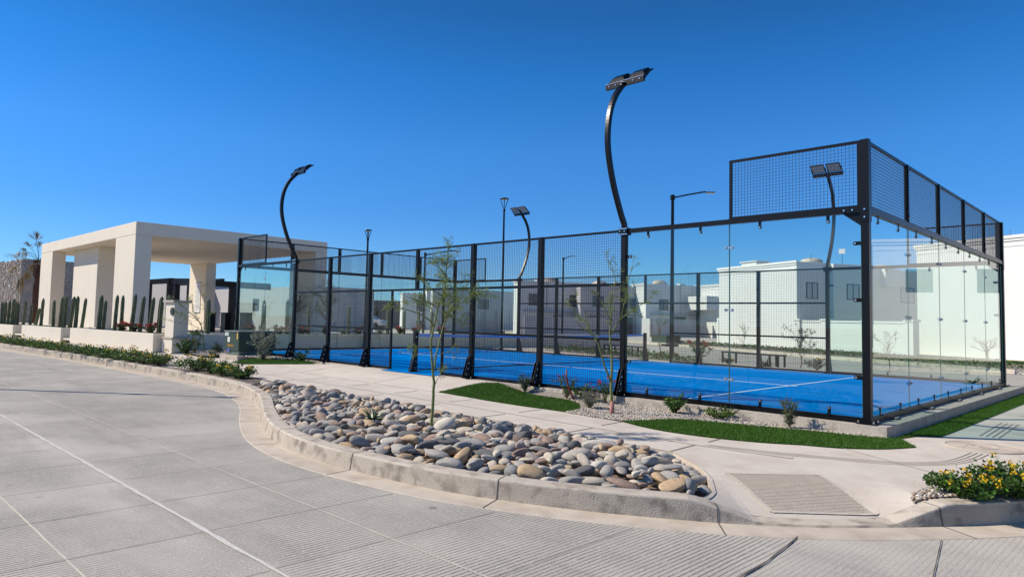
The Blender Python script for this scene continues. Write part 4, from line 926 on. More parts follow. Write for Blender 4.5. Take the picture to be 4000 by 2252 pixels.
h4 = house('large white house with layered cornice at the picture edge past the far corner post', (-1.0,33.36), 7.9, 11, 6.32, tanks=[(2.6,4,.9,.35)])
h5 = house('distant white house with brown tank behind the second curved mast', (-48.6,45.3), 1.6, 9.2, 5.75, wins=[(1.2,2.6,3.0,4.3),(6.2,7.5,3.0,4.3)], tanks=[(1.2,4.2,.9,.55)], m=M_WHITE)
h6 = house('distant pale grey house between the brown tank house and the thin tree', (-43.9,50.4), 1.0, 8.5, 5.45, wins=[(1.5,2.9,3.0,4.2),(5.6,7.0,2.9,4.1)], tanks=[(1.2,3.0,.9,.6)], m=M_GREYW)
h7 = house('distant white house with slanting shadow on its sunny face behind the net', (-38.7,55.5), 2.1, 9.3, 5.7, wins=[(1.7,2.9,2.8,4.0),(6.3,7.4,2.8,3.9)], tanks=[(1.0,2.3,.8,.55)])
h8 = house('distant white house with bright upper wall just beside the big blank walled one', (-31.9,59.3), 3.4, 5, 5.65, m=M_WHITE)
q = MB(); q.obox((-31.9,59.3), DD, EE, (.2,3.6), (-1.5,-.005), (2.9,4.4)); q.build('balcony_wall', M_WHITE, h8)
h9 = house('tall far white house seen above the court doorway', (-70.3,49.9), 2.3, 14, 5.4, litw=[], m=M_WHITE, cornice=False)
h10 = house('far white house with two square windows seen through the court doorway', (-72.4,47.3), 1.6, 8.5, 4.75, wins=[], m=M_WHITE, cornice=False)
q = MB(); q.obox((-72.4,47.3), DD, EE, (-.03,-.003), (2.0,4.0), (2.2,3.7)); q.build('window', M_WIN, h10); q = MB(); q.obox((-72.4,47.3), DD, EE, (-.03,-.003), (2.0,4.2), (-.1,.9)); q.build('window', M_WIN, h10)
h11 = house('dark brown boxy house far behind the mesh', (-83.4,46.5), 2.5, 3.0, 4.8, m=M_DKH, cornice=False, group='dark houses far off'); 
h12 = house('long low dark brown house far behind the court doorway', (-83.0,49.8), 2.5, 5.0, 3.85, m=M_DKH, cornice=False, group='dark houses far off')
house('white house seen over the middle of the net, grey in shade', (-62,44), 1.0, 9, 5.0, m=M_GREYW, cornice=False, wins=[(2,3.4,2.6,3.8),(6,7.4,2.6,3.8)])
house('white house past the picture edge, mirrored in the end glass', (8.2,28.9), 8.2, 9, 5.9, m=M_WHITE, litw=[(1.5,2.7,3.2,4.4),(4.6,5.8,3.2,4.4)])
house('second white house past the picture edge, mirrored in the end glass', (19.0,23.5), 9.5, 9, 5.9, m=M_WHITE, litw=[(2,3.2,3.2,4.4),(6,7.2,3.2,4.4)])
for hh, c, items in ((h5,(-48.6,45.3),((.0,1.2,2.6,.1,1.0),(0,4.2,5.4,-.1,2.0),(0,6.4,7.4,.3,1.2),(0,3.3,3.5,2.6,5.6))), (h6,(-43.9,50.4),((0,1.2,2.4,.0,2.0),(0,5.0,6.6,.0,1.9),(0,4.0,4.15,.0,5.3))), (h7,(-38.7,55.5),((0,3.6,5.2,-.1,2.1),(0,7.2,8.2,.5,1.5),(0,4.4,4.5,2.2,5.6)))):
    for _, a, b, z0, z1 in items:
        q = MB(); q.obox(c, DD, EE, (-.05,-.004), (a,b), (z0,z1)); q.build('door' if b-a > .3 and z0 < .2 else ('window' if b-a > .3 else 'downpipe'), M_WIN if b-a > .3 else M_GREYW, hh)
    q = MB(); q.obox(c, DD, EE, (-.25,-.003), (.6,8.2), (2.25,2.42)); q.build('ledge', M_GREYW, hh)
    for k in range(3):
        q = MB(); q.obox(c, DD, EE, (.2,.8), (2.2+k*2.3,2.9+k*2.3), (5.4,5.98-.1*k)); q.build('roof_box', M_WHITE, hh)
# boundary wall with pillars
BW = (-14.9,36.81)
bt = thing('boundary_wall', (-11,34.9,-.15), 'white boundary wall of low panels between square pillars in front of the white houses', 'wall')
for k, (a, b) in enumerate(((-.05,-1.95),(-2.5,-5.2),(-5.7,-8.0))):
    q = MB(); q.obox(BW, DD, EE, (b,a), (.0,.14), (-.3,1.62)); q.obox(BW, DD, EE, (b,a), (-.05,.19), (1.62,1.74)); q.obox(BW, DD, EE, (b,a), (-.035,-.002), (-.3,.16)); q.build('panel', M_WHITE, bt)
for s_ in (-2.22,-5.45,-8.25,.15):
    q = MB(); q.obox(BW, DD, EE, (s_-.25,s_+.25), (-.14,.3), (-.3,1.72)); q.obox(BW, DD, EE, (s_-.32,s_+.32), (-.2,.36), (1.72,1.84)); q.build('pillar', M_WHITE, bt)
bt2 = thing('boundary_wall', (-30,46,-.15), 'long shaded garden wall in front of the distant houses', 'wall')
q = MB(); q.obox((-22.7,40.8), EE, DD, (0,19), (0,.2), (-.3,1.75)); q.obox((-22.7,40.8), EE, DD, (0,19), (-.05,.25), (1.75,1.85)); q.build('panel', M_WHITE, bt2)
bt3 = thing('boundary_wall', (-40,50,-.15), 'pale low wall below the distant white houses', 'wall')
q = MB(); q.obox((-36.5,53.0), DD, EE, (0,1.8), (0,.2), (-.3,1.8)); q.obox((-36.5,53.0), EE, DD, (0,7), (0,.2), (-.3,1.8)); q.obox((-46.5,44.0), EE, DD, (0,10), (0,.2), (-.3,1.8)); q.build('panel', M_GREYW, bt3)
# house across the side street, outside the picture: it is what the end glass mirrors
h = thing('house', (20,9,0), 'white two storey house across the side street, mirrored in the end glass', 'house')
for a in ((16,-2,-.3,26,8,6.2),(17.5,9,-.3,27,20,5.8),(17.5,23,-.3,27,34,6.0)): q = MB(); q.box(*a); q.build('wall', M_WHITE, h)
tag(sheet('side_pavement', [(8.6,-3),(40,-3),(40,60),(8.6,60)], M_WALK, lambda x, y: -.17), kind='structure')
for a in ((15.99,1.0,3.2),(15.99,4.6,3.2),(17.49,12,3.0),(17.49,16,3.0),(17.49,26,3.0)):
    q = MB(); q.box(a[0]-.04, a[1], a[2], a[0]-.003, a[1]+1.2, a[2]+1.3); q.build('window', M_WIN, h)
# ------------------------------------------------------------------ lamps, benches, far transformer
def post_lamp(x, y, h, k, label, zb=-.15):
    t = thing('post_lamp', (x,y,zb), label, 'street lamp', 'cone headed post lamps'); q = MB(); q.tube([(x,y,zb),(x,y,h-.95*k)], [.06,.04], 10); q.lathe([(.09,0),(.09,.25),(.06,.3)], 10, (x,y,zb)); q.build('pole', M_BLACK, t)
    q = MB()
    q.lathe([(.04,-.95*k),(.06,-.90*k),(.045,-.78*k),(.035,-.75*k)], 10, (x,y,h))
    for n_ in range(4): a = PI/4+n_*PI/2; q.bar((x+.03*math.cos(a), y+.03*math.sin(a), h-.78*k), (x+.27*k*math.cos(a), y+.27*k*math.sin(a), h-.06*k), .03, .025)
    q.lathe([(.30*k,-.07*k),(.32*k,-.03*k),(.30*k,.01*k),(.02,.03*k)], 20, (x,y,h)); hd = q.build('lamp_head', M_BLACK, t)
    q = MB(); q.lathe([(.17*k,-.11*k),(.17*k,-.072*k)], 16, (x,y,h)); q.build('light_panel', mat('pale_led', (.75,.76,.74), .4), hd)
post_lamp(-21.7, 6.52, 5.1, k=.5, label= 'shorter slim post lamp with cone head above the far glass end of the court')
post_lamp(-17.86, 11.08, 6.7, k=.62, label= 'taller slim post lamp with cone head beside the curved mast behind the court')
def arm_lamp(x, y, h, dx, dy, label, zb=-.15, r=.085, rise=.25):
    t = thing('street_lamp', (x,y,zb), label, 'street lamp', 'single arm street lamps'); L_ = math.hypot(dx, dy)
    q = MB(); q.tube([(x,y,zb),(x,y,h)], [r*1.25,r*.8], 10); q.lathe([(r*1.3,-.15),(r*1.3,.06),(r*.6,.10)], 10, (x,y,h)); q.build('pole', M_BLACK, t)
    q = MB(); q.tube([(x,y,h-.05),(x+dx*.4,y+dy*.4,h+rise*.45),(x+dx*.72,y+dy*.72,h+rise*.9),(x+dx*.82,y+dy*.82,h+rise),(x+dx*.9,y+dy*.9,h+rise*.9)], .035, 8); q.build('arm', M_BLACK, t)
    u = (dx/L_, dy/L_); v = (-u[1], u[0]); q = MB(); q.obox((x+dx*.84, y+dy*.84), u, v, (0,.42), (-.09,.09), (h+rise*.75, h+rise*.75+.07)); hd = bev(q.build('lamp_head', M_DSTEEL, t), .02)
    q = MB(); q.obox((x+dx*.84, y+dy*.84), u, v, (.12,.36), (-.06,.06), (h+rise*.75-.012, h+rise*.75-.002)); q.build('light_panel', mat('pale_led', (.75,.76,.74), .4), hd)
arm_lamp(-13.2, 17.42, 7.15, 1.3, 1.25, 'tall black street lamp with one long arm beside the tallest curved mast')
arm_lamp(-27.94, 14.86, 5.06, 1.3, 1.5, 'black street lamp whose arm reaches behind the top of the thin tree', r=.06)
arm_lamp(-34.8, 36.1, 6.8, .6, .6, 'distant street lamp seen through the mesh between two near posts', r=.07)
tag(sheet('opposite_pavement', [(-60,-11.2),(-2,-11.2),(-2,-40),(-60,-40)], M_WALK, lambda x, y: -.15, skirt=-.34), kind='structure')
arm_lamp(-18.2, -11.6, 6.9, 1.2, 1.0, 'street lamp across the road that throws a thin shadow over the concrete', r=.07)
def bench(x, y, dx, dy, label):
    L_ = math.hypot(dx, dy); a = (dx/L_, dy/L_); b = (-a[1], a[0]); t = thing('bench', (x+dx/2, y+dy/2, -.15), label, 'bench', 'slim black benches behind the court')
    q = MB(); q.obox((x,y), a, b, (0,L_), (-.2,.2), (.245,.29)); q.build('seat', M_BLACK, t)
    for s_ in (.0, L_-.5):
        for e in (.04, .40):
            for w_ in (-.19,.14):
                q = MB(); q.obox((x,y), a, b, (s_+e,s_+e+.05), (w_,w_+.05), (-.15,.24)); q.build('leg', M_BLACK, t)
bench(-9.45, 14.95, 2.6, -.85, 'long slim black bench behind the far mesh, with an aloe beside it')
bench(-15.6, 15.75, 2.4, -.8, 'long slim black bench behind the net post, partly hidden by the thin tree')
t = thing('transformer', (-23.8,33.5,-.15), 'low dark green transformer box beside the far street kerb', 'transformer')
q = MB(); q.obox((-22.9,33.3), DD, EE, (0,2.0), (0,1.2), (-.15,.46)); bev(q.build('cabinet', M_TGREEN, t), .02); q = MB(); q.obox((-22.9,33.3), DD, EE, (-.1,2.1), (-.1,1.3), (-.16,-.08)); q.build('pad', M_PLINTH, t)
t = thing('satellite_dish', (-10.95,40.5,5.5), 'small square white dish on a thin pole above the shaded white house', 'dish')
q = MB(); q.tube([(-12.9,38.9,5.6),(-12.9,38.9,6.35)], .02, 6); q.build('pole', M_DSTEEL, t); q = MB(); q.box(-13.1,38.85,6.3,-12.7,38.9,6.62); q.build('panel', M_WHITE, t)
for (x, y, z, lb) in ((-14.6,38.0,5.74,'thin roof aerial beside the tank of the big white house'),(-3.4,36.0,6.3,'thin roof aerial on the large white house at the picture edge')):
    t = thing('antenna', (x,y,z), lb, 'antenna'); q = MB(); q.tube([(x,y,z),(x,y,z+.55)], .018, 6); q.bar((x-.45,y,z+.28),(x+.1,y,z+.28), .02, .02); q.build('mast', M_DSTEEL, t)
# distant cars glimpsed under the portal and through the doorway
def far_car(x, y, az, col, label):
    t = thing('parked_car', (x,y,0), label, 'car', 'parked cars far behind'); c, s_ = math.cos(az), math.sin(az); a = (c,s_); b = (-s_,c)
    m_ = mat('car_paint_'+str(col), col, .25); q = MB()
    prof = [(-2.1,.35),(-2.15,.75),(-1.9,.95),(-1.2,1.0),(-.7,1.42),(.7,1.42),(1.2,1.0),(2.0,.9),(2.15,.7),(2.1,.35)]
    n = len(prof); P = lambda u, v, z: (x+a[0]*u+b[0]*v, y+a[1]*u+b[1]*v, z)
    q.add([P(u,-.85 if z < 1.1 else -.65,z) for u, z in prof]+[P(u,.85 if z < 1.1 else .65,z) for u, z in prof], [tuple(range(n)), tuple(range(n,2*n))[::-1]]+[(i, i+n, (i+1) % n+n, (i+1) % n) for i in range(n)]); bev(q.build('body', m_, t), .05)
    q = MB()
    for sd_ in (-1,1):
        q.add([P(-1.1,sd_*.80,1.03),P(-.68,sd_*.68,1.37),(P(.68,sd_*.68,1.37)),P(1.1,sd_*.80,1.03)], [(0,1,2,3)])
    q.build('side_glass', M_WIN, t)
    for u in (-1.35,1.35):
        for v in (-.8,.8): q = MB(); q.disc(P(u,v,.33), (b[0],b[1],0), .33, .2, 16); q.build('wheel', M_FRAME, t)
far_car(-62,34.5,.5,(.62,.62,.60),'white car parked far off, through the court doorway')
far_car(10.6,8.2,1.5,(.62,.62,.62),'white car by the side street, mirrored in the end glass')
# ------------------------------------------------------------------ plants
def leaf_mesh(name, C_, D_, L_, wd, mats, parent, mi=None, fold=.25):
    """diamond leaves: centres C_, directions D_, lengths L_"""
    n = len(C_); C_ = np.asarray(C_, float); D_ = np.asarray(D_, float); D_ /= np.linalg.norm(D_, axis=1)[:,None]+1e-9; L_ = np.broadcast_to(np.asarray(L_, float), n)
    r = NR.normal(size=(n,3)); S = np.cross(D_, r); S /= np.linalg.norm(S, axis=1)[:,None]+1e-9; U = np.cross(S, D_)
    l = L_[:,None]; w_ = l*wd
    V = np.stack([C_, C_+D_*l*.45+S*w_*.5+U*l*fold*.3, C_+D_*l, C_+D_*l*.45-S*w_*.5+U*l*fold*.3], 1)
    b = np.arange(n)[:,None]*4; return raw(name, V.reshape(-1,3), b+np.array([[0,1,2,3]]), mats, mi=mi, parent=parent)
def shrub(kind, label, cat, x, y, h, w_, z=None, stems=10, leaves=700, ls=.03, wd=.5, mleaf=None, mstem=None, flowers=None, upright=.5, group=None, fname='petals', sr=.006, lean=(0,0), spread=.05):
    z = H(x, y) if z is None else z; t = thing(kind, (x,y,z), label, cat, group); q = MB(); pts = []; dirs = []; tips = []
    for k in range(stems):
        a = 2*PI*(k+R.random()*.7)/stems; e = R.uniform(.25,1)**.6; hx = w_/2*e*math.cos(a)+lean[0]*h; hy = w_/2*e*math.sin(a)+lean[1]*h; hz = h*(1-(1-upright)*e*e*.75)*R.uniform(.72,1.04)
        P = []
        for i in range(7):
            f = i/6; P.append(Vector((x+hx*f**1.15+R.uniform(-.1,.1)*w_*.12*f, y+hy*f**1.15+R.uniform(-.1,.1)*w_*.12*f, z-.01+hz*f**.9)))
        q.tube(P, [sr*(1.3-f/6) for f in range(7)], 5); tips.append((P[-1], (P[-1]-P[-2]).normalized()))
        nb = 3+int(leaves/stems/60)
        subs = [P[2:]]
        for j in range(nb):
            i = R.randint(1,5); p = P[i]; d = Vector((R.uniform(-1,1), R.uniform(-1,1), R.uniform(.1,1.1))).normalized(); l = h*R.uniform(.18,.38)*(.5+w_/h*.35); e2 = p+d*l
            e2.z = max(e2.z, z+.02); q.tube([p, (p+e2)/2+Vector((0,0,.012)), e2], [sr*.7, sr*.5, sr*.3], 4); subs.append([p,(p+e2)/2,e2]); tips.append((e2, d))
        per = max(1, int(leaves/stems/len(subs)))
        for sp in subs:
            for _ in range(per):
                i = R.randint(0, len(sp)-2); f = R.random(); p = sp[i].lerp(sp[i+1], f); d = (sp[i+1]-sp[i]).normalized()*.6+Vector((R.gauss(0,.7), R.gauss(0,.7), R.gauss(.15,.55)))
                pts.append(p+Vector((R.gauss(0,spread*w_*.5), R.gauss(0,spread*w_*.5), R.gauss(0,spread*h*.5)))); dirs.append(d)
    q.build('stems', mstem or M_TWIG, t)
    ml = mleaf if isinstance(mleaf, (list, tuple)) else [mleaf or M_LEAF]
    leaf_mesh('leaves', [tuple(p) for p in pts], [tuple(d) for d in dirs], [ls*R.uniform(.6,1.3) for _ in pts], wd, ml, t, mi=[R.randrange(len(ml)) for _ in pts])
    if flowers:
        nf, fs, fm = flowers; FP = []; FD = []
        R.shuffle(tips); tips.sort(key=lambda a: -a[0].z+R.random()*h*.5)
        for p, d in tips[:nf]:
            for _ in range(14): v = Vector((R.gauss(0,1), R.gauss(0,1), R.gauss(.4,1))).normalized(); FP.append(tuple(p+d*.01+v*fs*.25)); FD.append(tuple(v))
        leaf_mesh(fname, FP, FD, fs*.6, .8, [fm], t)
    return t
RV = Vector((.6961,.7179,0)); DV = Vector((-.7179,.6961,0))
def feather_tree(kind, label, base, trunks, branches, z0=-.15, density=1.0, r0=.028, nl=.042, flowers=0, tip=.34, seed=3, mneed=None, group=None):
    rr = random.Random(seed); t = thing(kind, (base[0], base[1], z0), label, 'tree', group); B = Vector((base[0], base[1], 0))
    q = MB(); P3 = lambda s, z, dep: B+RV*s+DV*dep+Vector((0,0,z))
    twq = MB(); NP = []; ND = []; FP = []; FD = []
    def feather(p, d, L_):
        """one pinnate leaf: rachis with two rows of needles"""
        n = max(4, int(L_/.011)); s = d.cross(Vector((rr.gauss(0,1), rr.gauss(0,1), rr.gauss(0,1)))).normalized(); cur = p.copy(); dd = d.copy(); pts = [p.copy()]
        for i in range(n):
            dd = (dd+Vector((0,0,-.02))+Vector((rr.gauss(0,.03),rr.gauss(0,.03),rr.gauss(0,.03)))).normalized(); cur = cur+dd*L_/n
            if i % 4 == 3: pts.append(cur.copy())
            for sg in (-1,1):
                NP.append(tuple(cur)); ND.append(tuple((dd*.75+s*sg*.8+Vector((rr.gauss(0,.12),rr.gauss(0,.12),rr.gauss(0,.12)))).normalized()))
        twq.tube(pts, .0016, 3, cap=False)
    def bough(path, ra, rb, twigs, first=.35, lv=0, dep0=0, depk=None):
        dk = rr.uniform(-.35,.35) if depk is None else depk; pts = []; L_ = 0
        for i, (s, z) in enumerate(path):
            if i: L_ += math.dist(path[i-1], path[i])
            pts.append(P3(s, z, dep0+dk*L_))
        pts2 = []
        for i in range(len(pts)-1):
            for k in range(3): pts2.append(pts[i].lerp(pts[i+1], k/3)+Vector((rr.gauss(0,.003),rr.gauss(0,.003),0)))
        pts2.append(pts[-1]); n = len(pts2)
        q.tube(pts2, [ra+(rb-ra)*i/(n-1) for i in range(n)], 7)
        for i in range(n-1):
            f = i/(n-1)
            if f < first: continue
            for _ in range(twigs):
                if rr.random() > density*.9: continue
                base_d = (pts2[min(i+1,n-1)]-pts2[max(i-1,0)]).normalized(); d = (base_d*.8+Vector((rr.gauss(0,.55),rr.gauss(0,.55),rr.gauss(.18,.45)))).normalized(); p = pts2[i].lerp(pts2[i+1], rr.random()); l = rr.uniform(.06,tip)*(1.1-.4*f)
                e = [p]
                for k in range(3): d = (d+Vector((rr.gauss(0,.12),rr.gauss(0,.12),rr.gauss(0,.12)))).normalized(); e.append(e[-1]+d*l/3)
                twq.tube(e, [rb*.55,.0028,.002,.0015], 4, cap=False)
                for k in range(1,4):
                    for _2 in range(1 if rr.random() < .35 else 2): feather(e[k], (d*.4+Vector((rr.gauss(0,.7),rr.gauss(0,.7),rr.gauss(.1,.6)))).normalized(), rr.uniform(.04,.10))
                if flowers and rr.random() < flowers:
                    for _f in range(9): v = Vector((rr.gauss(0,1),rr.gauss(0,1),rr.gauss(0,1))).normalized(); FP.append(tuple(e[-1]+v*.008)); FD.append(tuple(v))
    for path, ra, rb, tw, first in trunks: bough(path, ra, rb, tw, first, depk=0)
    for br in branches: path, ra, rb, tw, first = br[:5]; bough(path, ra, rb, tw, first, depk=br[5] if len(br) > 5 else None)
    q.build('trunk', M_BARK, t, smooth=True); twq.build('twigs', M_BARK, t)
    leaf_mesh('foliage', NP, ND, [nl*rr.uniform(.6,1.2) for _ in NP], .13, [mneed or M_NEED], t, fold=.1)
    if FP: leaf_mesh('flowers', FP, FD, .022, .9, [M_YEL], t)
    return t
T1 = {'tr': [([(0, -0.2), (0, 0.07), (0.01, 0.31), (0.01, 0.48), (-0.01, 0.66), (-0.03, 0.8), (-0.045, 0.95), (-0.02, 1.14), (0, 1.25), (0.025, 1.4), (0.05, 1.5), (0.1, 1.6), (0.13, 1.75), (0.13, 1.95), (0.15, 2.13), (0.155, 2.29)], 0.021, 0.005, 3, 0.62)], 'br': [([(0.0, 0.62), (0.02, 0.72), (0.02, 0.81), (0.04, 0.88), (0.06, 1.0), (0.1, 1.16), (0.12, 1.27), (0.19, 1.42), (0.32, 1.52), (0.43, 1.6), (0.52, 1.64), (0.66, 1.67)], 0.013, 0.004, 3, 0.5, 0.3), ([(-0.01, 1.2), (-0.06, 1.28), (-0.19, 1.36), (-0.34, 1.41), (-0.5, 1.44), (-0.67, 1.42)], 0.012, 0.003, 1, 0.55, -0.3), ([(0.03, 1.45), (-0.06, 1.51), (-0.16, 1.53), (-0.26, 1.55)], 0.009, 0.003, 2, 0.3, -0.5), ([(0.1, 1.6), (-0.02, 1.67), (-0.12, 1.72), (-0.21, 1.82)], 0.009, 0.003, 2, 0.25, 0.2), ([(0.12, 1.4), (0.2, 1.36), (0.28, 1.32), (0.39, 1.2)], 0.008, 0.003, 1, 0.3, 0.5), ([(-0.045, 0.9), (-0.13, 0.93), (-0.22, 0.93), (-0.29, 0.93)], 0.006, 0.002, 2, 0.45, -0.2), ([(0.01, 0.42), (0.05, 0.5), (0.09, 0.58), (0.13, 0.68)], 0.006, 0.002, 2, 0.3, 0.4), ([(0.09, 1.2), (-0.02, 1.36), (-0.06, 1.44), (-0.1, 1.5)], 0.008, 0.003, 2, 0.3, 0.4), ([(0.12, 1.3), (0.2, 1.45), (0.27, 1.52), (0.3, 1.66)], 0.008, 0.003, 2, 0.3, -0.4), ([(0.13, 1.88), (0.05, 1.97), (-0.03, 2.02)], 0.007, 0.002, 2, 0.1, -0.3), ([(0.13, 1.95), (0.2, 2.03), (0.22, 2.12)], 0.006, 0.002, 2, 0.1, 0.3), ([(0.05, 1.5), (0.1, 1.72), (0.03, 1.85)], 0.007, 0.002, 2, 0.2, 0.6), ([(0.3, 1.5), (0.36, 1.66), (0.42, 1.76)], 0.007, 0.002, 2, 0.2, 0.2), ([(0.02, 0.8), (0.12, 0.86), (0.2, 0.88)], 0.005, 0.002, 2, 0.4, 0.3)]}
T2 = {'tr': [([(0, -0.2), (-0.01, 0.08), (-0.02, 0.38), (-0.01, 0.67), (-0.03, 0.91), (-0.05, 1.14), (-0.04, 1.34), (-0.05, 1.6), (-0.05, 1.8)], 0.028, 0.006, 1, 0.66)], 'br': [([(-0.02, 0.36), (-0.15, 0.63), (-0.25, 0.94), (-0.35, 1.1), (-0.53, 1.21), (-0.67, 1.33)], 0.017, 0.004, 1, 0.5, -0.3), ([(-0.03, 1.12), (0.12, 1.35), (0.22, 1.43), (0.41, 1.53), (0.55, 1.65), (0.81, 1.86)], 0.014, 0.003, 1, 0.35, 0.3), ([(0.12, 1.36), (0.17, 1.66), (0.21, 1.96), (0.25, 2.26)], 0.009, 0.003, 2, 0.2, -0.3), ([(-0.25, 0.98), (-0.38, 1.26), (-0.54, 1.41), (-0.78, 1.78)], 0.01, 0.003, 1, 0.3, 0.3), ([(-0.04, 1.34), (-0.24, 1.67), (-0.58, 1.91)], 0.009, 0.003, 1, 0.3, -0.5), ([(-0.05, 1.6), (0.05, 2.0), (-0.03, 2.26), (-0.11, 2.42)], 0.008, 0.002, 1, 0.3, 0.2), ([(-0.35, 1.1), (-0.48, 1.49), (-0.66, 1.68)], 0.008, 0.003, 1, 0.2, -0.4), ([(0.22, 1.43), (0.38, 1.44), (0.5, 1.4)], 0.007, 0.002, 1, 0.3, 0.4), ([(-0.04, 1.25), (0.0, 1.5), (0.1, 1.75), (0.16, 1.9)], 0.008, 0.002, 1, 0.2, 0.5)]}
T3 = {'tr': [([(0, -0.15), (0.05, 0.13), (0.01, 0.4), (-0.01, 0.58), (-0.07, 0.85), (-0.15, 1.0), (-0.27, 1.12), (-0.47, 1.31), (-0.78, 1.55), (-1.1, 1.86)], 0.026, 0.004, 1, 0.45)], 'br': [([(-0.02, 0.7), (-0.17, 0.81), (-0.38, 0.91), (-0.76, 0.96), (-1.14, 1.04)], 0.01, 0.003, 1, 0.4, -0.3), ([(-0.09, 0.91), (0, 1.01), (0.06, 1.19), (0.26, 1.31)], 0.009, 0.003, 1, 0.4, 0.3), ([(-0.4, 1.3), (-0.46, 1.63), (-0.56, 1.84)], 0.008, 0.003, 1, 0.2, 0.3), ([(-0.01, 0.58), (0.09, 0.86), (0.09, 1.31), (0.09, 1.84), (0.09, 2.29)], 0.009, 0.003, 1, 0.4, -0.2), ([(-0.27, 1.12), (-0.6, 1.2), (-0.85, 1.15)], 0.007, 0.003, 2, 0.2, 0.3), ([(-0.15, 1.0), (-0.3, 1.4), (-0.32, 1.7)], 0.007, 0.003, 1, 0.3, -0.4), ([(-0.47, 1.31), (-0.75, 1.25), (-1.0, 1.3)], 0.007, 0.003, 2, 0.2, 0.2)]}
feather_tree('young_tree', 'thin green barked young tree rising out of the cobble bed', (-3.80,-4.64), T1['tr'], T1['br'], -.2, .62, flowers=.015, seed=5, tip=.28)
feather_tree('young_tree', 'airy young tree with forked trunk and pink painted foot in the gravel by the court', (-3.31,-1.32), T2['tr'], T2['br'], -.15, .62, flowers=.01, seed=8, tip=.22)
tt = feather_tree('young_tree', 'small leaning feathery tree between the pillar and the green transformer', (-20.3,-1.04), T3['tr'], T3['br'], -.15, 1.0, flowers=.02, seed=12, tip=.4, nl=.045)
q = MB(); q.tube([(-3.31,-1.32,-.16),(-3.31,-1.32,-.06),(-3.31,-1.32,.06)], [.045,.034,.031], 10); root = [o for o in bpy.data.objects if o.name == 'young_tree.001'][0]; q.build('painted_foot', mat('pink_paint', (.50,.20,.17), .8, noise=.3, nscale=30), root, smooth=True)
# plants along the near side of the court
LEAFMIX = [M_LEAF, M_DLEAF, M_LEAF]
def B_(x, y): return (x, min(y, -.22))
shrub('shrub', 'dense dark grey green shrub by the foot of a post in the gravel', 'shrub', -6.05, -.36, .40, .34, stems=14, leaves=2200, ls=.022, wd=.5, mleaf=[M_DLEAF, M_SAGE], upright=.75)
shrub('rose_bush', 'leggy green rose bush in front of the mesh beside the red cane', 'shrub', -5.00, -.36, .50, .55, stems=7, leaves=560, ls=.034, wd=.6, mleaf=LEAFMIX, flowers=(3,.035,M_MAG), upright=.6)
shrub('rose_bush', 'rose bush with a few pink flowers between the lavender and the lamp post', 'shrub', -4.50, -.40, .42, .55, stems=8, leaves=700, ls=.036, wd=.6, mleaf=LEAFMIX, flowers=(4,.035,M_MAG), upright=.45)
shrub('rose_bush', 'rose bush with orange red blooms against the foot of the lamp post', 'shrub', -4.15, -.33, .52, .34, stems=6, leaves=330, ls=.034, wd=.6, mleaf=LEAFMIX, flowers=(5,.05,leafmat('orange_red_petal', (.55,.06,.02), .3, .3)), upright=.8)
t = thing('red_cane', (-4.78,-.40,-.15), 'bare dark red bent cane sticking up from the gravel', 'plant'); q = MB(); q.tube([Vector((-4.78,-.40,-.15)), Vector((-4.80,-.42,-.02))-RV*.03, Vector((-4.83,-.42,.12))-RV*.07, Vector((-4.84,-.42,.28))-RV*.10, Vector((-4.84,-.42,.42))-RV*.095], [.016,.016,.017,.018,.014], 8); q.build('stem', mat('red_stem', (.20,.03,.022), .6, noise=.2, nscale=30), t, smooth=True)
shrub('lavender_bush', 'low silvery lavender mound with purple flowers beside the kidney lawn', 'shrub', -3.92, -1.10, .34, .42, stems=18, leaves=2400, ls=.026, wd=.28, mleaf=[M_SILV, M_SAGE], flowers=(9,.028,M_PURP), upright=.55)
shrub('shrub', 'bright green leafy shrub in the gravel in front of the first glass panel', 'shrub', -2.72, -.42, .34, .44, stems=9, leaves=1000, ls=.042, wd=.55, mleaf=[M_LEAF, M_LEAF, M_DLEAF], upright=.6)
shrub('shrub', 'low sprawling yellow green shrub below the clamps of the corner glass', 'shrub', -1.95, -.42, .26, .62, stems=8, leaves=620, ls=.040, wd=.55, mleaf=[M_LEAF, leafmat('yellow_green_leaf', (.12,.16,.02), .4, .3)], upright=.35)
shrub('rosemary_bush', 'upright grey green bush with fine leaves closest to the court corner', 'shrub', -.90, -.42, .47, .26, stems=14, leaves=2600, ls=.020, wd=.35, mleaf=[M_LEAF, M_SAGE, M_SAGE], flowers=(5,.016,M_PURP), upright=.85, mstem=M_TWIG)
# agave between the cobbles
def aloe(x, y, z, r, n, label, m=None):
    t = thing('aloe', (x,y,z), label, 'succulent'); q = MB()
    for k in range(n):
        a = 2*PI*k/n+R.uniform(-.15,.15); el = R.uniform(.25,1.2); d = Vector((math.cos(a)*math.cos(el), math.sin(a)*math.cos(el), math.sin(el))); p = Vector((x,y,z)); s = Vector((-math.sin(a), math.cos(a), 0)); L_ = r*R.uniform(.8,1.1); rows = []
        for i in range(6):
            f = i/5; w3 = r*.085*(1-f**1.6)+.001; up_ = s.cross(d); rows.append((p+s*w3+up_*w3*.5, p-up_*w3*.3, p-s*w3+up_*w3*.5)); d = (d+Vector((0,0,-.16))).normalized(); p = p+d*L_/5
        b = len(q.v)
        for r_ in rows: q.v += [tuple(v) for v in r_]
        for i in range(5):
            for j in range(2): q.f.append((b+i*3+j, b+i*3+j+1, b+(i+1)*3+j+1, b+(i+1)*3+j)); q.m.append(0)
    q.build('leaves', m or mat('aloe_leaf', (.075,.125,.035), .45, noise=.3, nscale=20), t)
aloe(-4.77, -4.89, -.12, .26, 20, 'small green rosette of pointed leaves growing among the cobbles')
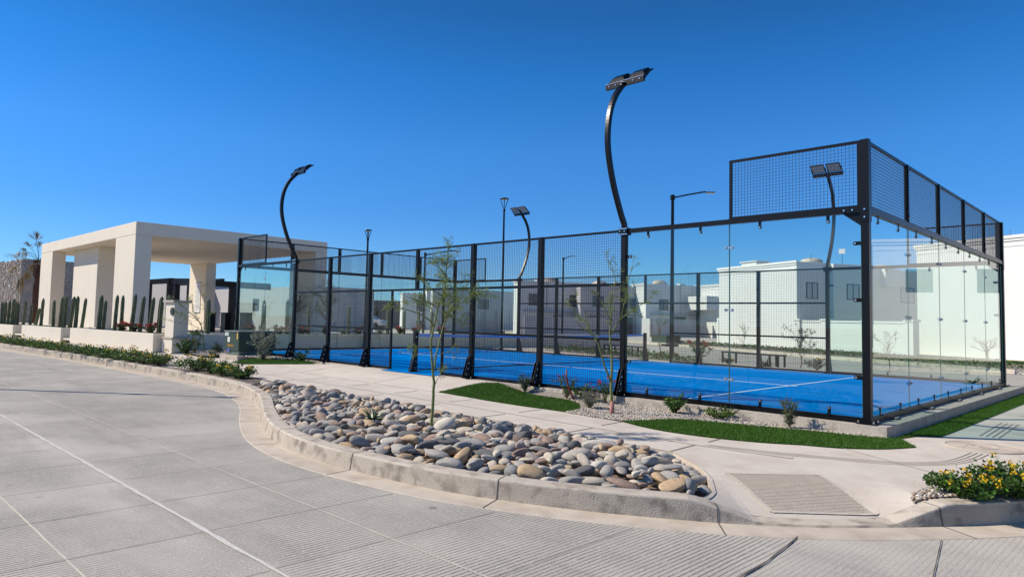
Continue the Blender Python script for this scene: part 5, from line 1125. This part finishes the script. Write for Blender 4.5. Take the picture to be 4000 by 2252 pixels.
aloe(-7.44, 14.1, -.15, .42, 22, 'dark spiky rosette beside the bench behind the far mesh', mat('dark_aloe', (.03,.06,.035), .5))
aloe(1.0, 12.3, -.15, .32, 18, 'spiky rosette past the end of the court base')
# yellow lantana on the island at the picture edge
shrub('lantana_bush', 'leafy lantana with yellow flower heads at the tip of the kerb island', 'shrub', 1.72, -3.12, .20, .68, z=-.15, stems=18, leaves=3200, ls=.036, wd=.62, mleaf=[M_LEAF, M_DLEAF, M_LEAF], flowers=(20,.036,M_YEL), upright=.45, sr=.004, spread=.10)
shrub('lantana_bush', 'taller lantana with yellow flower heads cut by the picture edge', 'shrub', 2.0, -2.78, .28, .84, z=-.15, stems=18, leaves=3600, ls=.036, wd=.62, mleaf=[M_LEAF, M_DLEAF, M_LEAF], flowers=(16,.036,M_YEL), upright=.5, sr=.004, spread=.10)
# lantana along the kerb on the other side
LANT = [(-34.2,-5.0),(-32.6,-4.85),(-31.1,-4.75),(-29.7,-4.62),(-28.3,-4.52),(-26.9,-4.40),(-25.6,-4.32),(-24.3,-4.24),(-23.0,-4.12),(-21.8,-4.05),(-20.6,-3.98),(-19.5,-3.92),(-18.4,-3.85),(-17.4,-3.80),(-16.4,-3.75),(-14.3,-3.55),(-13.5,-3.5),(-12.7,-3.48),(-11.9,-3.52)]
LL = ['farthest','second farthest','third farthest','fourth farthest','fifth farthest','sixth farthest']
for k, (x, y) in enumerate(LANT):
    if k < 15: lb = 'low green lantana clump in the kerb hedge, '+(['at the picture edge','just inside the picture edge','before the outermost planter','before the first wall niche','before the middle planter','below the leaning cactus pair','before the second wall niche','just past the second niche','under the tall cactus pair','before the middle of the longest planter','under the corner of the portal','under the red flowers','before the end of the longest planter','closest before the pillar','spilling over the kerb, last before the gap'][k])
    else: lb = 'yellow flowered lantana clump after the hedge gap, '+['first beside the gap','second in line','third in line','smallest, touching the cobbles'][k-15]
    sz = .36 if k in (13,14,15,16) else (.25 if k < 18 else .22)
    shrub('lantana_bush', lb, 'shrub', x, y, sz, 1.55 if k < 14 else (1.3 if k < 16 else .9), z=-.15, stems=12, leaves=1500 if k > 8 else 1000, ls=.062 if k < 12 else .055, wd=.6, mleaf=[M_LEAF, M_DLEAF, M_LEAF, M_OLIVE], flowers=(3 if k < 13 else 6,.045,M_YEL), upright=.5, group='lantana clumps along the kerb', spread=.09)
# by the pillar and transformer
shrub('rose_bush', 'bushy rose with green and dark leaves against the pillar', 'shrub', -20.95, -1.35, .62, .75, z=-.15, stems=10, leaves=1300, ls=.055, wd=.6, mleaf=[M_LEAF, M_DLEAF, M_DLEAF], flowers=(4,.05,M_MAG), upright=.5)
shrub('rose_bush', 'tall dark stemmed rose beside the small leaning tree', 'shrub', -20.55, -1.2, 1.15, .5, z=-.15, stems=5, leaves=420, ls=.06, wd=.65, mleaf=[M_DLEAF, M_LEAF], upright=.9)
shrub('conifer_shrub', 'small pointed dark conifer in front of the planter wall', 'shrub', -19.75, -.75, .62, .36, z=-.15, stems=16, leaves=1800, ls=.035, wd=.4, mleaf=[M_DLEAF, M_SAGE], upright=.2)
shrub('shrub', 'little silver green shrub at the corner of the transformer pad', 'shrub', -19.2, -1.15, .28, .42, z=-.15, stems=12, leaves=900, ls=.03, wd=.5, mleaf=[M_SILV, M_SAGE], upright=.6)
shrub('silver_bush', 'tall spreading silver leaved bush in front of the transformer', 'shrub', -16.25, -.85, 1.12, .95, z=-.15, stems=11, leaves=3000, ls=.042, wd=.5, mleaf=[M_SILV, M_SAGE, M_SILV], upright=.75, spread=.02, sr=.007)
shrub('shrub', 'low dark shrub between the silver bush and the court', 'shrub', -15.1, -.5, .22, .4, z=-.13, stems=8, leaves=500, ls=.04, wd=.5, mleaf=[M_DLEAF], upright=.5)
shrub('shrub', 'small fresh green shrub at the foot of the second curved mast', 'shrub', -14.75, -.38, .46, .5, z=-.1, stems=8, leaves=600, ls=.05, wd=.55, mleaf=[M_LEAF, M_DLEAF], upright=.7)
# red bracts on the planters
REDS = [(-26.6,-1.75,'red flowered plant at the base of the leaning corner cacti'),(-25.2,-1.75,'bright red flowered plant between two thick cacti near the pillar'),(-23.3,-1.75,'bright red flowered plant touching the square pillar'),(-22.75,1.75,'red flowered plant behind the corner post of the court'),(-22.75,3.0,'red plant behind the far glass, before the dark cabinet'),(-22.75,4.1,'second red plant behind the far glass near the silver bush'),(-22.75,5.2,'red plant behind the mesh beside a pale cactus'),(-22.75,6.9,'red plant behind the mesh before the dark house'),(-22.75,9.2,'red plant in the doorway view before the white house'),(-22.75,10.2,'rusty red plant behind the net post'),(-22.75,11.8,'rusty red plant behind the thin tree')]
for x, y, lb in REDS: shrub('poinsettia', lb, 'plant', x, y, .42, .55, z=.47, stems=8, leaves=240, ls=.10, wd=.5, mleaf=[M_OLIVE, M_DLEAF], flowers=(7,.10,M_RED), upright=.6, group='red flowered plants on the planters', fname='bracts')
for x, y, lb in ((-22.7,2.3,'olive shrub on the planter behind the transformer'),(-22.7,6.1,'round olive shrub on the planter behind the mesh'),(-22.7,8.0,'olive shrub on the planter near the doorway view')):
    shrub('shrub', lb, 'shrub', x, y, .42, .6, z=.47, stems=9, leaves=500, ls=.05, wd=.5, mleaf=[M_OLIVE, M_SAGE], upright=.6)
# bigger desert tree behind the far end, and far greenery
def leafy_tree(kind, label, x, y, h, w_, z=-.15, n=1500, ls=.07, m=None, trunk=.06, group=None, bare=.35, seed=1, wd=.5):
    rr = random.Random(seed); t = thing(kind, (x,y,z), label, 'tree', group); q = MB(); P = []; Dd = []
    def grow(p, d, l, r, lev):
        e = [p]; 
        for k in range(4): d = (d+Vector((rr.gauss(0,.14),rr.gauss(0,.14),rr.gauss(.03,.1)))).normalized(); e.append(e[-1]+d*l/4)
        q.tube(e, [r*(1-.13*k) for k in range(5)], 6 if lev < 2 else 4, cap=False)
        if lev < 3:
            for k in range(3 if lev else 4): grow(e[rr.randint(2,4)], (d*.8+Vector((rr.gauss(0,.6)*w_/h,rr.gauss(0,.6)*w_/h,rr.gauss(.1,.35)))).normalized(), l*rr.uniform(.55,.8), r*.5, lev+1)
        if lev >= 2:
            for _ in range(int(n/60)): f = rr.randint(1,4); P.append(tuple(e[f]+Vector((rr.gauss(0,.05*h*.3),rr.gauss(0,.05*h*.3),rr.gauss(0,.05*h*.3))))); Dd.append((rr.gauss(0,1),rr.gauss(0,1),rr.gauss(0,1)))
    grow(Vector((x,y,z)), Vector((0,0,1)), h*bare, trunk, 0)
    q.build('trunk', M_TWIG, t, smooth=True); leaf_mesh('crown', P, Dd, [ls*rr.uniform(.6,1.3) for _ in P], wd, [m or M_OLIVE], t); return t
leafy_tree('desert_tree', 'loose grey green desert tree behind the far end of the court', -26.5, 7.6, 3.6, 2.4, 0, 3800, .06, M_SAGE, .07, seed=4, bare=.42)
leafy_tree('desert_tree', 'bare looking desert tree leaning behind the pergola and the far corner post', -34, 9.6, 3.4, 3.0, 0, 900, .07, M_OLIVE, .08, seed=9, bare=.40)
leafy_tree('tree', 'far dark green tree seen through the far end glass', -58, 24, 4.6, 3.2, 0, 2400, .25, M_DLEAF, .16, seed=10)
leafy_tree('tree', 'second far green tree seen low between the cacti through the glass', -52, 27, 3.8, 3.0, 0, 2400, .25, M_DLEAF, .16, seed=11)
leafy_tree('tree', 'far green tree before the dark brown houses', -64, 36, 4.2, 3.4, 0, 2000, .25, M_OLIVE, .16, seed=12)
leafy_tree('young_tree', 'slender young tree beside the low transformer across the court', -12.62, 15.45, 2.45, 1.4, -.15, 700, .045, M_OLIVE, .025, seed=13, bare=.42)
leafy_tree('young_tree', 'young tree with dark round leaves behind the far mesh near the second bench', -6.39, 14.44, 1.75, 1.3, -.15, 900, .05, M_DLEAF, .022, seed=14, bare=.42)
leafy_tree('young_tree', 'thin young tree seen through the near end glass before the boundary wall', -3.9, 15.6, 1.75, 1.3, -.15, 520, .035, M_OLIVE, .022, seed=15, bare=.42)
leafy_tree('young_tree', 'wide thorny bare tree past the far corner post', -2.2, 21.9, 1.8, 2.6, -.15, 500, .03, M_OLIVE, .05, seed=16, bare=.35)
leafy_tree('young_tree', 'thorny bare bush before the white wall at the picture edge', .1, 24.9, 1.5, 1.6, -.15, 300, .03, M_OLIVE, .03, seed=17, bare=.35)
leafy_tree('young_tree', 'tiny pinkish tree before the big blank white wall', -16.2, 31.1, 1.7, 1.0, -.15, 420, .05, leafmat('pinkish_leaf', (.26,.16,.11), .3), .02, seed=18, bare=.45)
shrub('bougainvillea', 'bougainvillea with pink red flowers behind the far mesh', 'shrub', -10.53, 15.0, .95, 1.1, z=-.15, stems=9, leaves=900, ls=.06, wd=.6, mleaf=[M_DLEAF, M_LEAF], flowers=(13,.09,leafmat('pink_bract', (.50,.05,.08), .3)), upright=.6)
for x, y, h_, w3, lb, mm in ((-11.6,14.7,.28,.9,'low dark shrub at the foot of the tall street lamp',M_DLEAF),(-9.0,14.3,.26,.6,'low dark shrub under the end of the bench',M_DLEAF),(-5.67,14.0,.42,1.1,'green and yellow shrub by the far mast foot',M_DLEAF),(-13.6,15.9,.34,1.0,'low shrub with yellow specks behind the net post',M_LEAF),(-14.7,16.2,.3,.9,'low green shrub between the bench legs behind the net',M_LEAF),(-17.0,16.8,.32,1.0,'low shrub behind the middle of the far mesh',M_OLIVE),(-18.6,17.2,.34,1.0,'low shrub behind the mesh near the net tape',M_OLIVE),(-12.4,15.3,.3,.7,'low shrub beside the slender tree across the court',M_LEAF)):
    shrub('shrub', lb, 'shrub', x, y, h_, w3, z=-.15, stems=9, leaves=520, ls=.055, wd=.55, mleaf=[mm, M_OLIVE], flowers=(3,.05,M_YEL), upright=.5, group='low shrubs behind the court')
# ground cover along the far kerb: a continuous low band nobody could count
gp = []; gd = []
for i in ii[:-1]:
    x0, y0 = fs[i]; 
    for k in range(240):
        u = R.random(); v = R.uniform(.1,1.6) if R.random() < .7 else R.uniform(1.6,4.8); a, b = FK[i], FK[i+1]; tx, ty = b[0]-a[0], b[1]-a[1]; l = math.hypot(tx, ty)
        cl = .5+.5*math.sin(i*1.3+k*.02)*math.sin(i*.37)
        if R.random() > .35+.65*cl: continue
        gp.append((a[0]+tx*u-ty/l*(v+.25), a[1]+ty*u+tx/l*(v+.25), -.14+R.uniform(0,.20 if v < 1.6 else .1))); gd.append((R.gauss(0,1),R.gauss(0,1),R.gauss(.5,1)))
gc = leaf_mesh('undergrowth', gp, gd, .11, .6, [M_LEAF, M_DLEAF, M_OLIVE], None, mi=[R.randrange(3) for _ in gp]); tag(gc, 'low band of lantana and weeds along the kerb across the street', 'ground cover', kind='stuff')
gp = [(R.uniform(-20,-10), 0, 0) for _ in range(2200)]; gp = [(x, 13.2+(-10-x)*.30+R.uniform(0,1.2), -.13+R.uniform(0,.16)) for x, _, _ in gp]
gc = leaf_mesh('undergrowth', gp, [(R.gauss(0,1),R.gauss(0,1),R.gauss(.5,1)) for _ in gp], .09, .6, [M_LEAF, M_OLIVE], None, mi=[R.randrange(2) for _ in gp]); tag(gc, 'low green ground cover strip just behind the court and the net', 'ground cover', kind='stuff')
# ------------------------------------------------------------------ river cobbles in the kerb bed
def stone_shape(sub, seed):
    V, Fq = (IC4 if sub == 4 else IC3); r = np.random.default_rng(seed); V = V.copy()
    for _ in range(5):
        d = r.normal(size=3); d /= np.linalg.norm(d); V += V*(.10*np.sin(V@d*r.uniform(1.5,3.2)+r.uniform(0,6)))[:,None]
    for _ in range(4):                      # worn flats
        d = r.normal(size=3); d /= np.linalg.norm(d); t = V@d; lim = r.uniform(.62,.85); V -= np.outer(np.maximum(t-lim, 0)*.7, d)
    V *= np.array([1, r.uniform(.62,.86), r.uniform(.42,.70)]); return V, Fq
IC4 = ico(4)
def dist_edge(x, y, P):
    b = 9
    for i in range(len(P)):
        ax, ay = P[i]; bx, by = P[(i+1) % len(P)]; dx, dy = bx-ax, by-ay; l = dx*dx+dy*dy or 1e-9; t = max(0, min(1, ((x-ax)*dx+(y-ay)*dy)/l)); b = min(b, math.hypot(x-ax-dx*t, y-ay-dy*t))
    return b
x0 = min(p[0] for p in BED); x1 = max(p[0] for p in BED); y0 = min(p[1] for p in BED); y1 = max(p[1] for p in BED)
placed = []; cells = {}
def near(x, y, r):
    cx, cy = int(x/.25), int(y/.25)
    for i in range(cx-1, cx+2):
        for j in range(cy-1, cy+2):
            for p in cells.get((i,j), ()): yield p
SIZES = [(.135,70),(.115,260),(.098,900),(.082,1900),(.066,3600),(.052,7000),(.040,9000)]
for r_, tries in SIZES:
    for _ in range(tries):
        x, y = R.uniform(x0, x1), R.uniform(y0, y1)
        if not inpoly(x, y, BED): continue
        rr_ = r_*R.uniform(.9, 1.12)*(1.0 if x > -5 else .93)
        if math.hypot(x+3.80, y+4.64) < .05+rr_*.5 or math.hypot(x+4.77, y+4.89) < .04+rr_*.6: continue
        if any(math.hypot(x-p[0], y-p[1]) < (rr_+p[2])*.80 for p in near(x, y, rr_)): continue
        de = dist_edge(x, y, BED)
        if de < rr_*.72: continue
        zc = -.225+.085*ss(de/.55)+rr_*.30+R.uniform(-.012,.016); q = (x, y, rr_, zc); placed.append(q); cells.setdefault((int(x/.25), int(y/.25)), []).append(q)
n1 = len(placed)
for _ in range(330):                        # a scatter lying on top of the others
    x, y = R.uniform(x0, x1), R.uniform(y0, y1)
    if inpoly(x, y, BED) and dist_edge(x, y, BED) > .16 and math.hypot(x+3.80, y+4.64) > .12: r_ = R.uniform(.045,.09); placed.append((x, y, r_, -.225+.085*ss(dist_edge(x, y, BED)/.55)+r_*.3+.062))
CW = [.15,.22,.20,.12,.08,.06,.06,.06,.05]
CAMP = (3.06,-10.43,1.31)
placed.sort(key=lambda p: -p[2]/math.dist(CAMP, (p[0],p[1],p[3])))
shapes4 = [stone_shape(4, 100+k) for k in range(7)]; shapes3 = [stone_shape(3, 200+k) for k in range(9)]
SN = ['flat','round','long','smooth','blunt','egg shaped','lumpy']; cache = {}; used = {}
def zone(x, y):
    zx = ['at the bed tip','near the bed tip','past the kerb crack','by the kerb crack','between crack and tree','by the thin tree','between tree and rosette','beside the rosette','before the kerb bend','at the kerb bend','at the narrow far end'][min(10, max(0, int((.2-x)/.78)))]
    return zx+(', tip side' if ((.2-x)/.78) % 1 < .5 else ', far side')
bigs = placed[:300]; rest = placed[300:]
for k, (x, y, r_, zc) in enumerate(bigs):
    ci = R.choices(range(9), CW)[0]; si = R.randrange(7)
    if (ci, si) not in cache:
        V, Fq = shapes4[si]; ob = raw('river_cobble', V, Fq, M_COB[ci], smooth=True); cache[(ci, si)] = ob; first = True
    else: ob = cache[(ci, si)].copy(); COL.objects.link(ob)
    ob.location = (x, y, zc); ob.scale = (r_*R.uniform(1.05,1.45), r_*R.uniform(.9,1.12), r_*R.uniform(.78,1.1)); ob.rotation_euler = (R.gauss(0,.15), R.gauss(0,.15), R.uniform(0, 2*PI))
    sz = 'big' if r_ > .093 else ('medium' if r_ > .068 else 'small'); ek = y-(-6.1 if x > -6 else -5.4)
    row = 'against the kerb' if dist_edge(x, y, BEDF) < .22 and ek < 1.2 else ('along the pavement edge' if y > -3.75 else ('in the back half' if y > -4.35 else ('mid bed' if dist_edge(x, y, BEDF) > .6 else 'in the front half')))
    lb = '%s %s %s cobble %s, %s' % (sz, SN[si], cob[ci][1], row, zone(x, y))
    tag(ob, lb, 'cobble', 'river cobbles in the kerb bed')
VV = []; FF = []; MI = []; off = 0
for (x, y, r_, zc) in rest:
    V, Fq = shapes3[R.randrange(9)]; s_ = np.array([r_*R.uniform(1.05,1.5), r_*R.uniform(.9,1.12), r_*R.uniform(.78,1.1)]); e = Matrix.Rotation(R.uniform(0, 2*PI), 3, 'Z') @ Matrix.Rotation(R.gauss(0,.16), 3, 'X') @ Matrix.Rotation(R.gauss(0,.16), 3, 'Y')
    W = (V*s_) @ np.array(e).T+np.array([x, y, zc]); VV.append(W); FF.append(Fq+off); off += len(V); MI.append(np.full(len(Fq), R.choices(range(9), CW)[0]))
tag(raw('river_cobbles', np.concatenate(VV), np.concatenate(FF), M_COB, smooth=True, mi=np.concatenate(MI)), 'the many smaller and farther rounded river stones that fill the kerb bed', 'cobbles', kind='stuff')
print('cobbles', n1, len(placed))
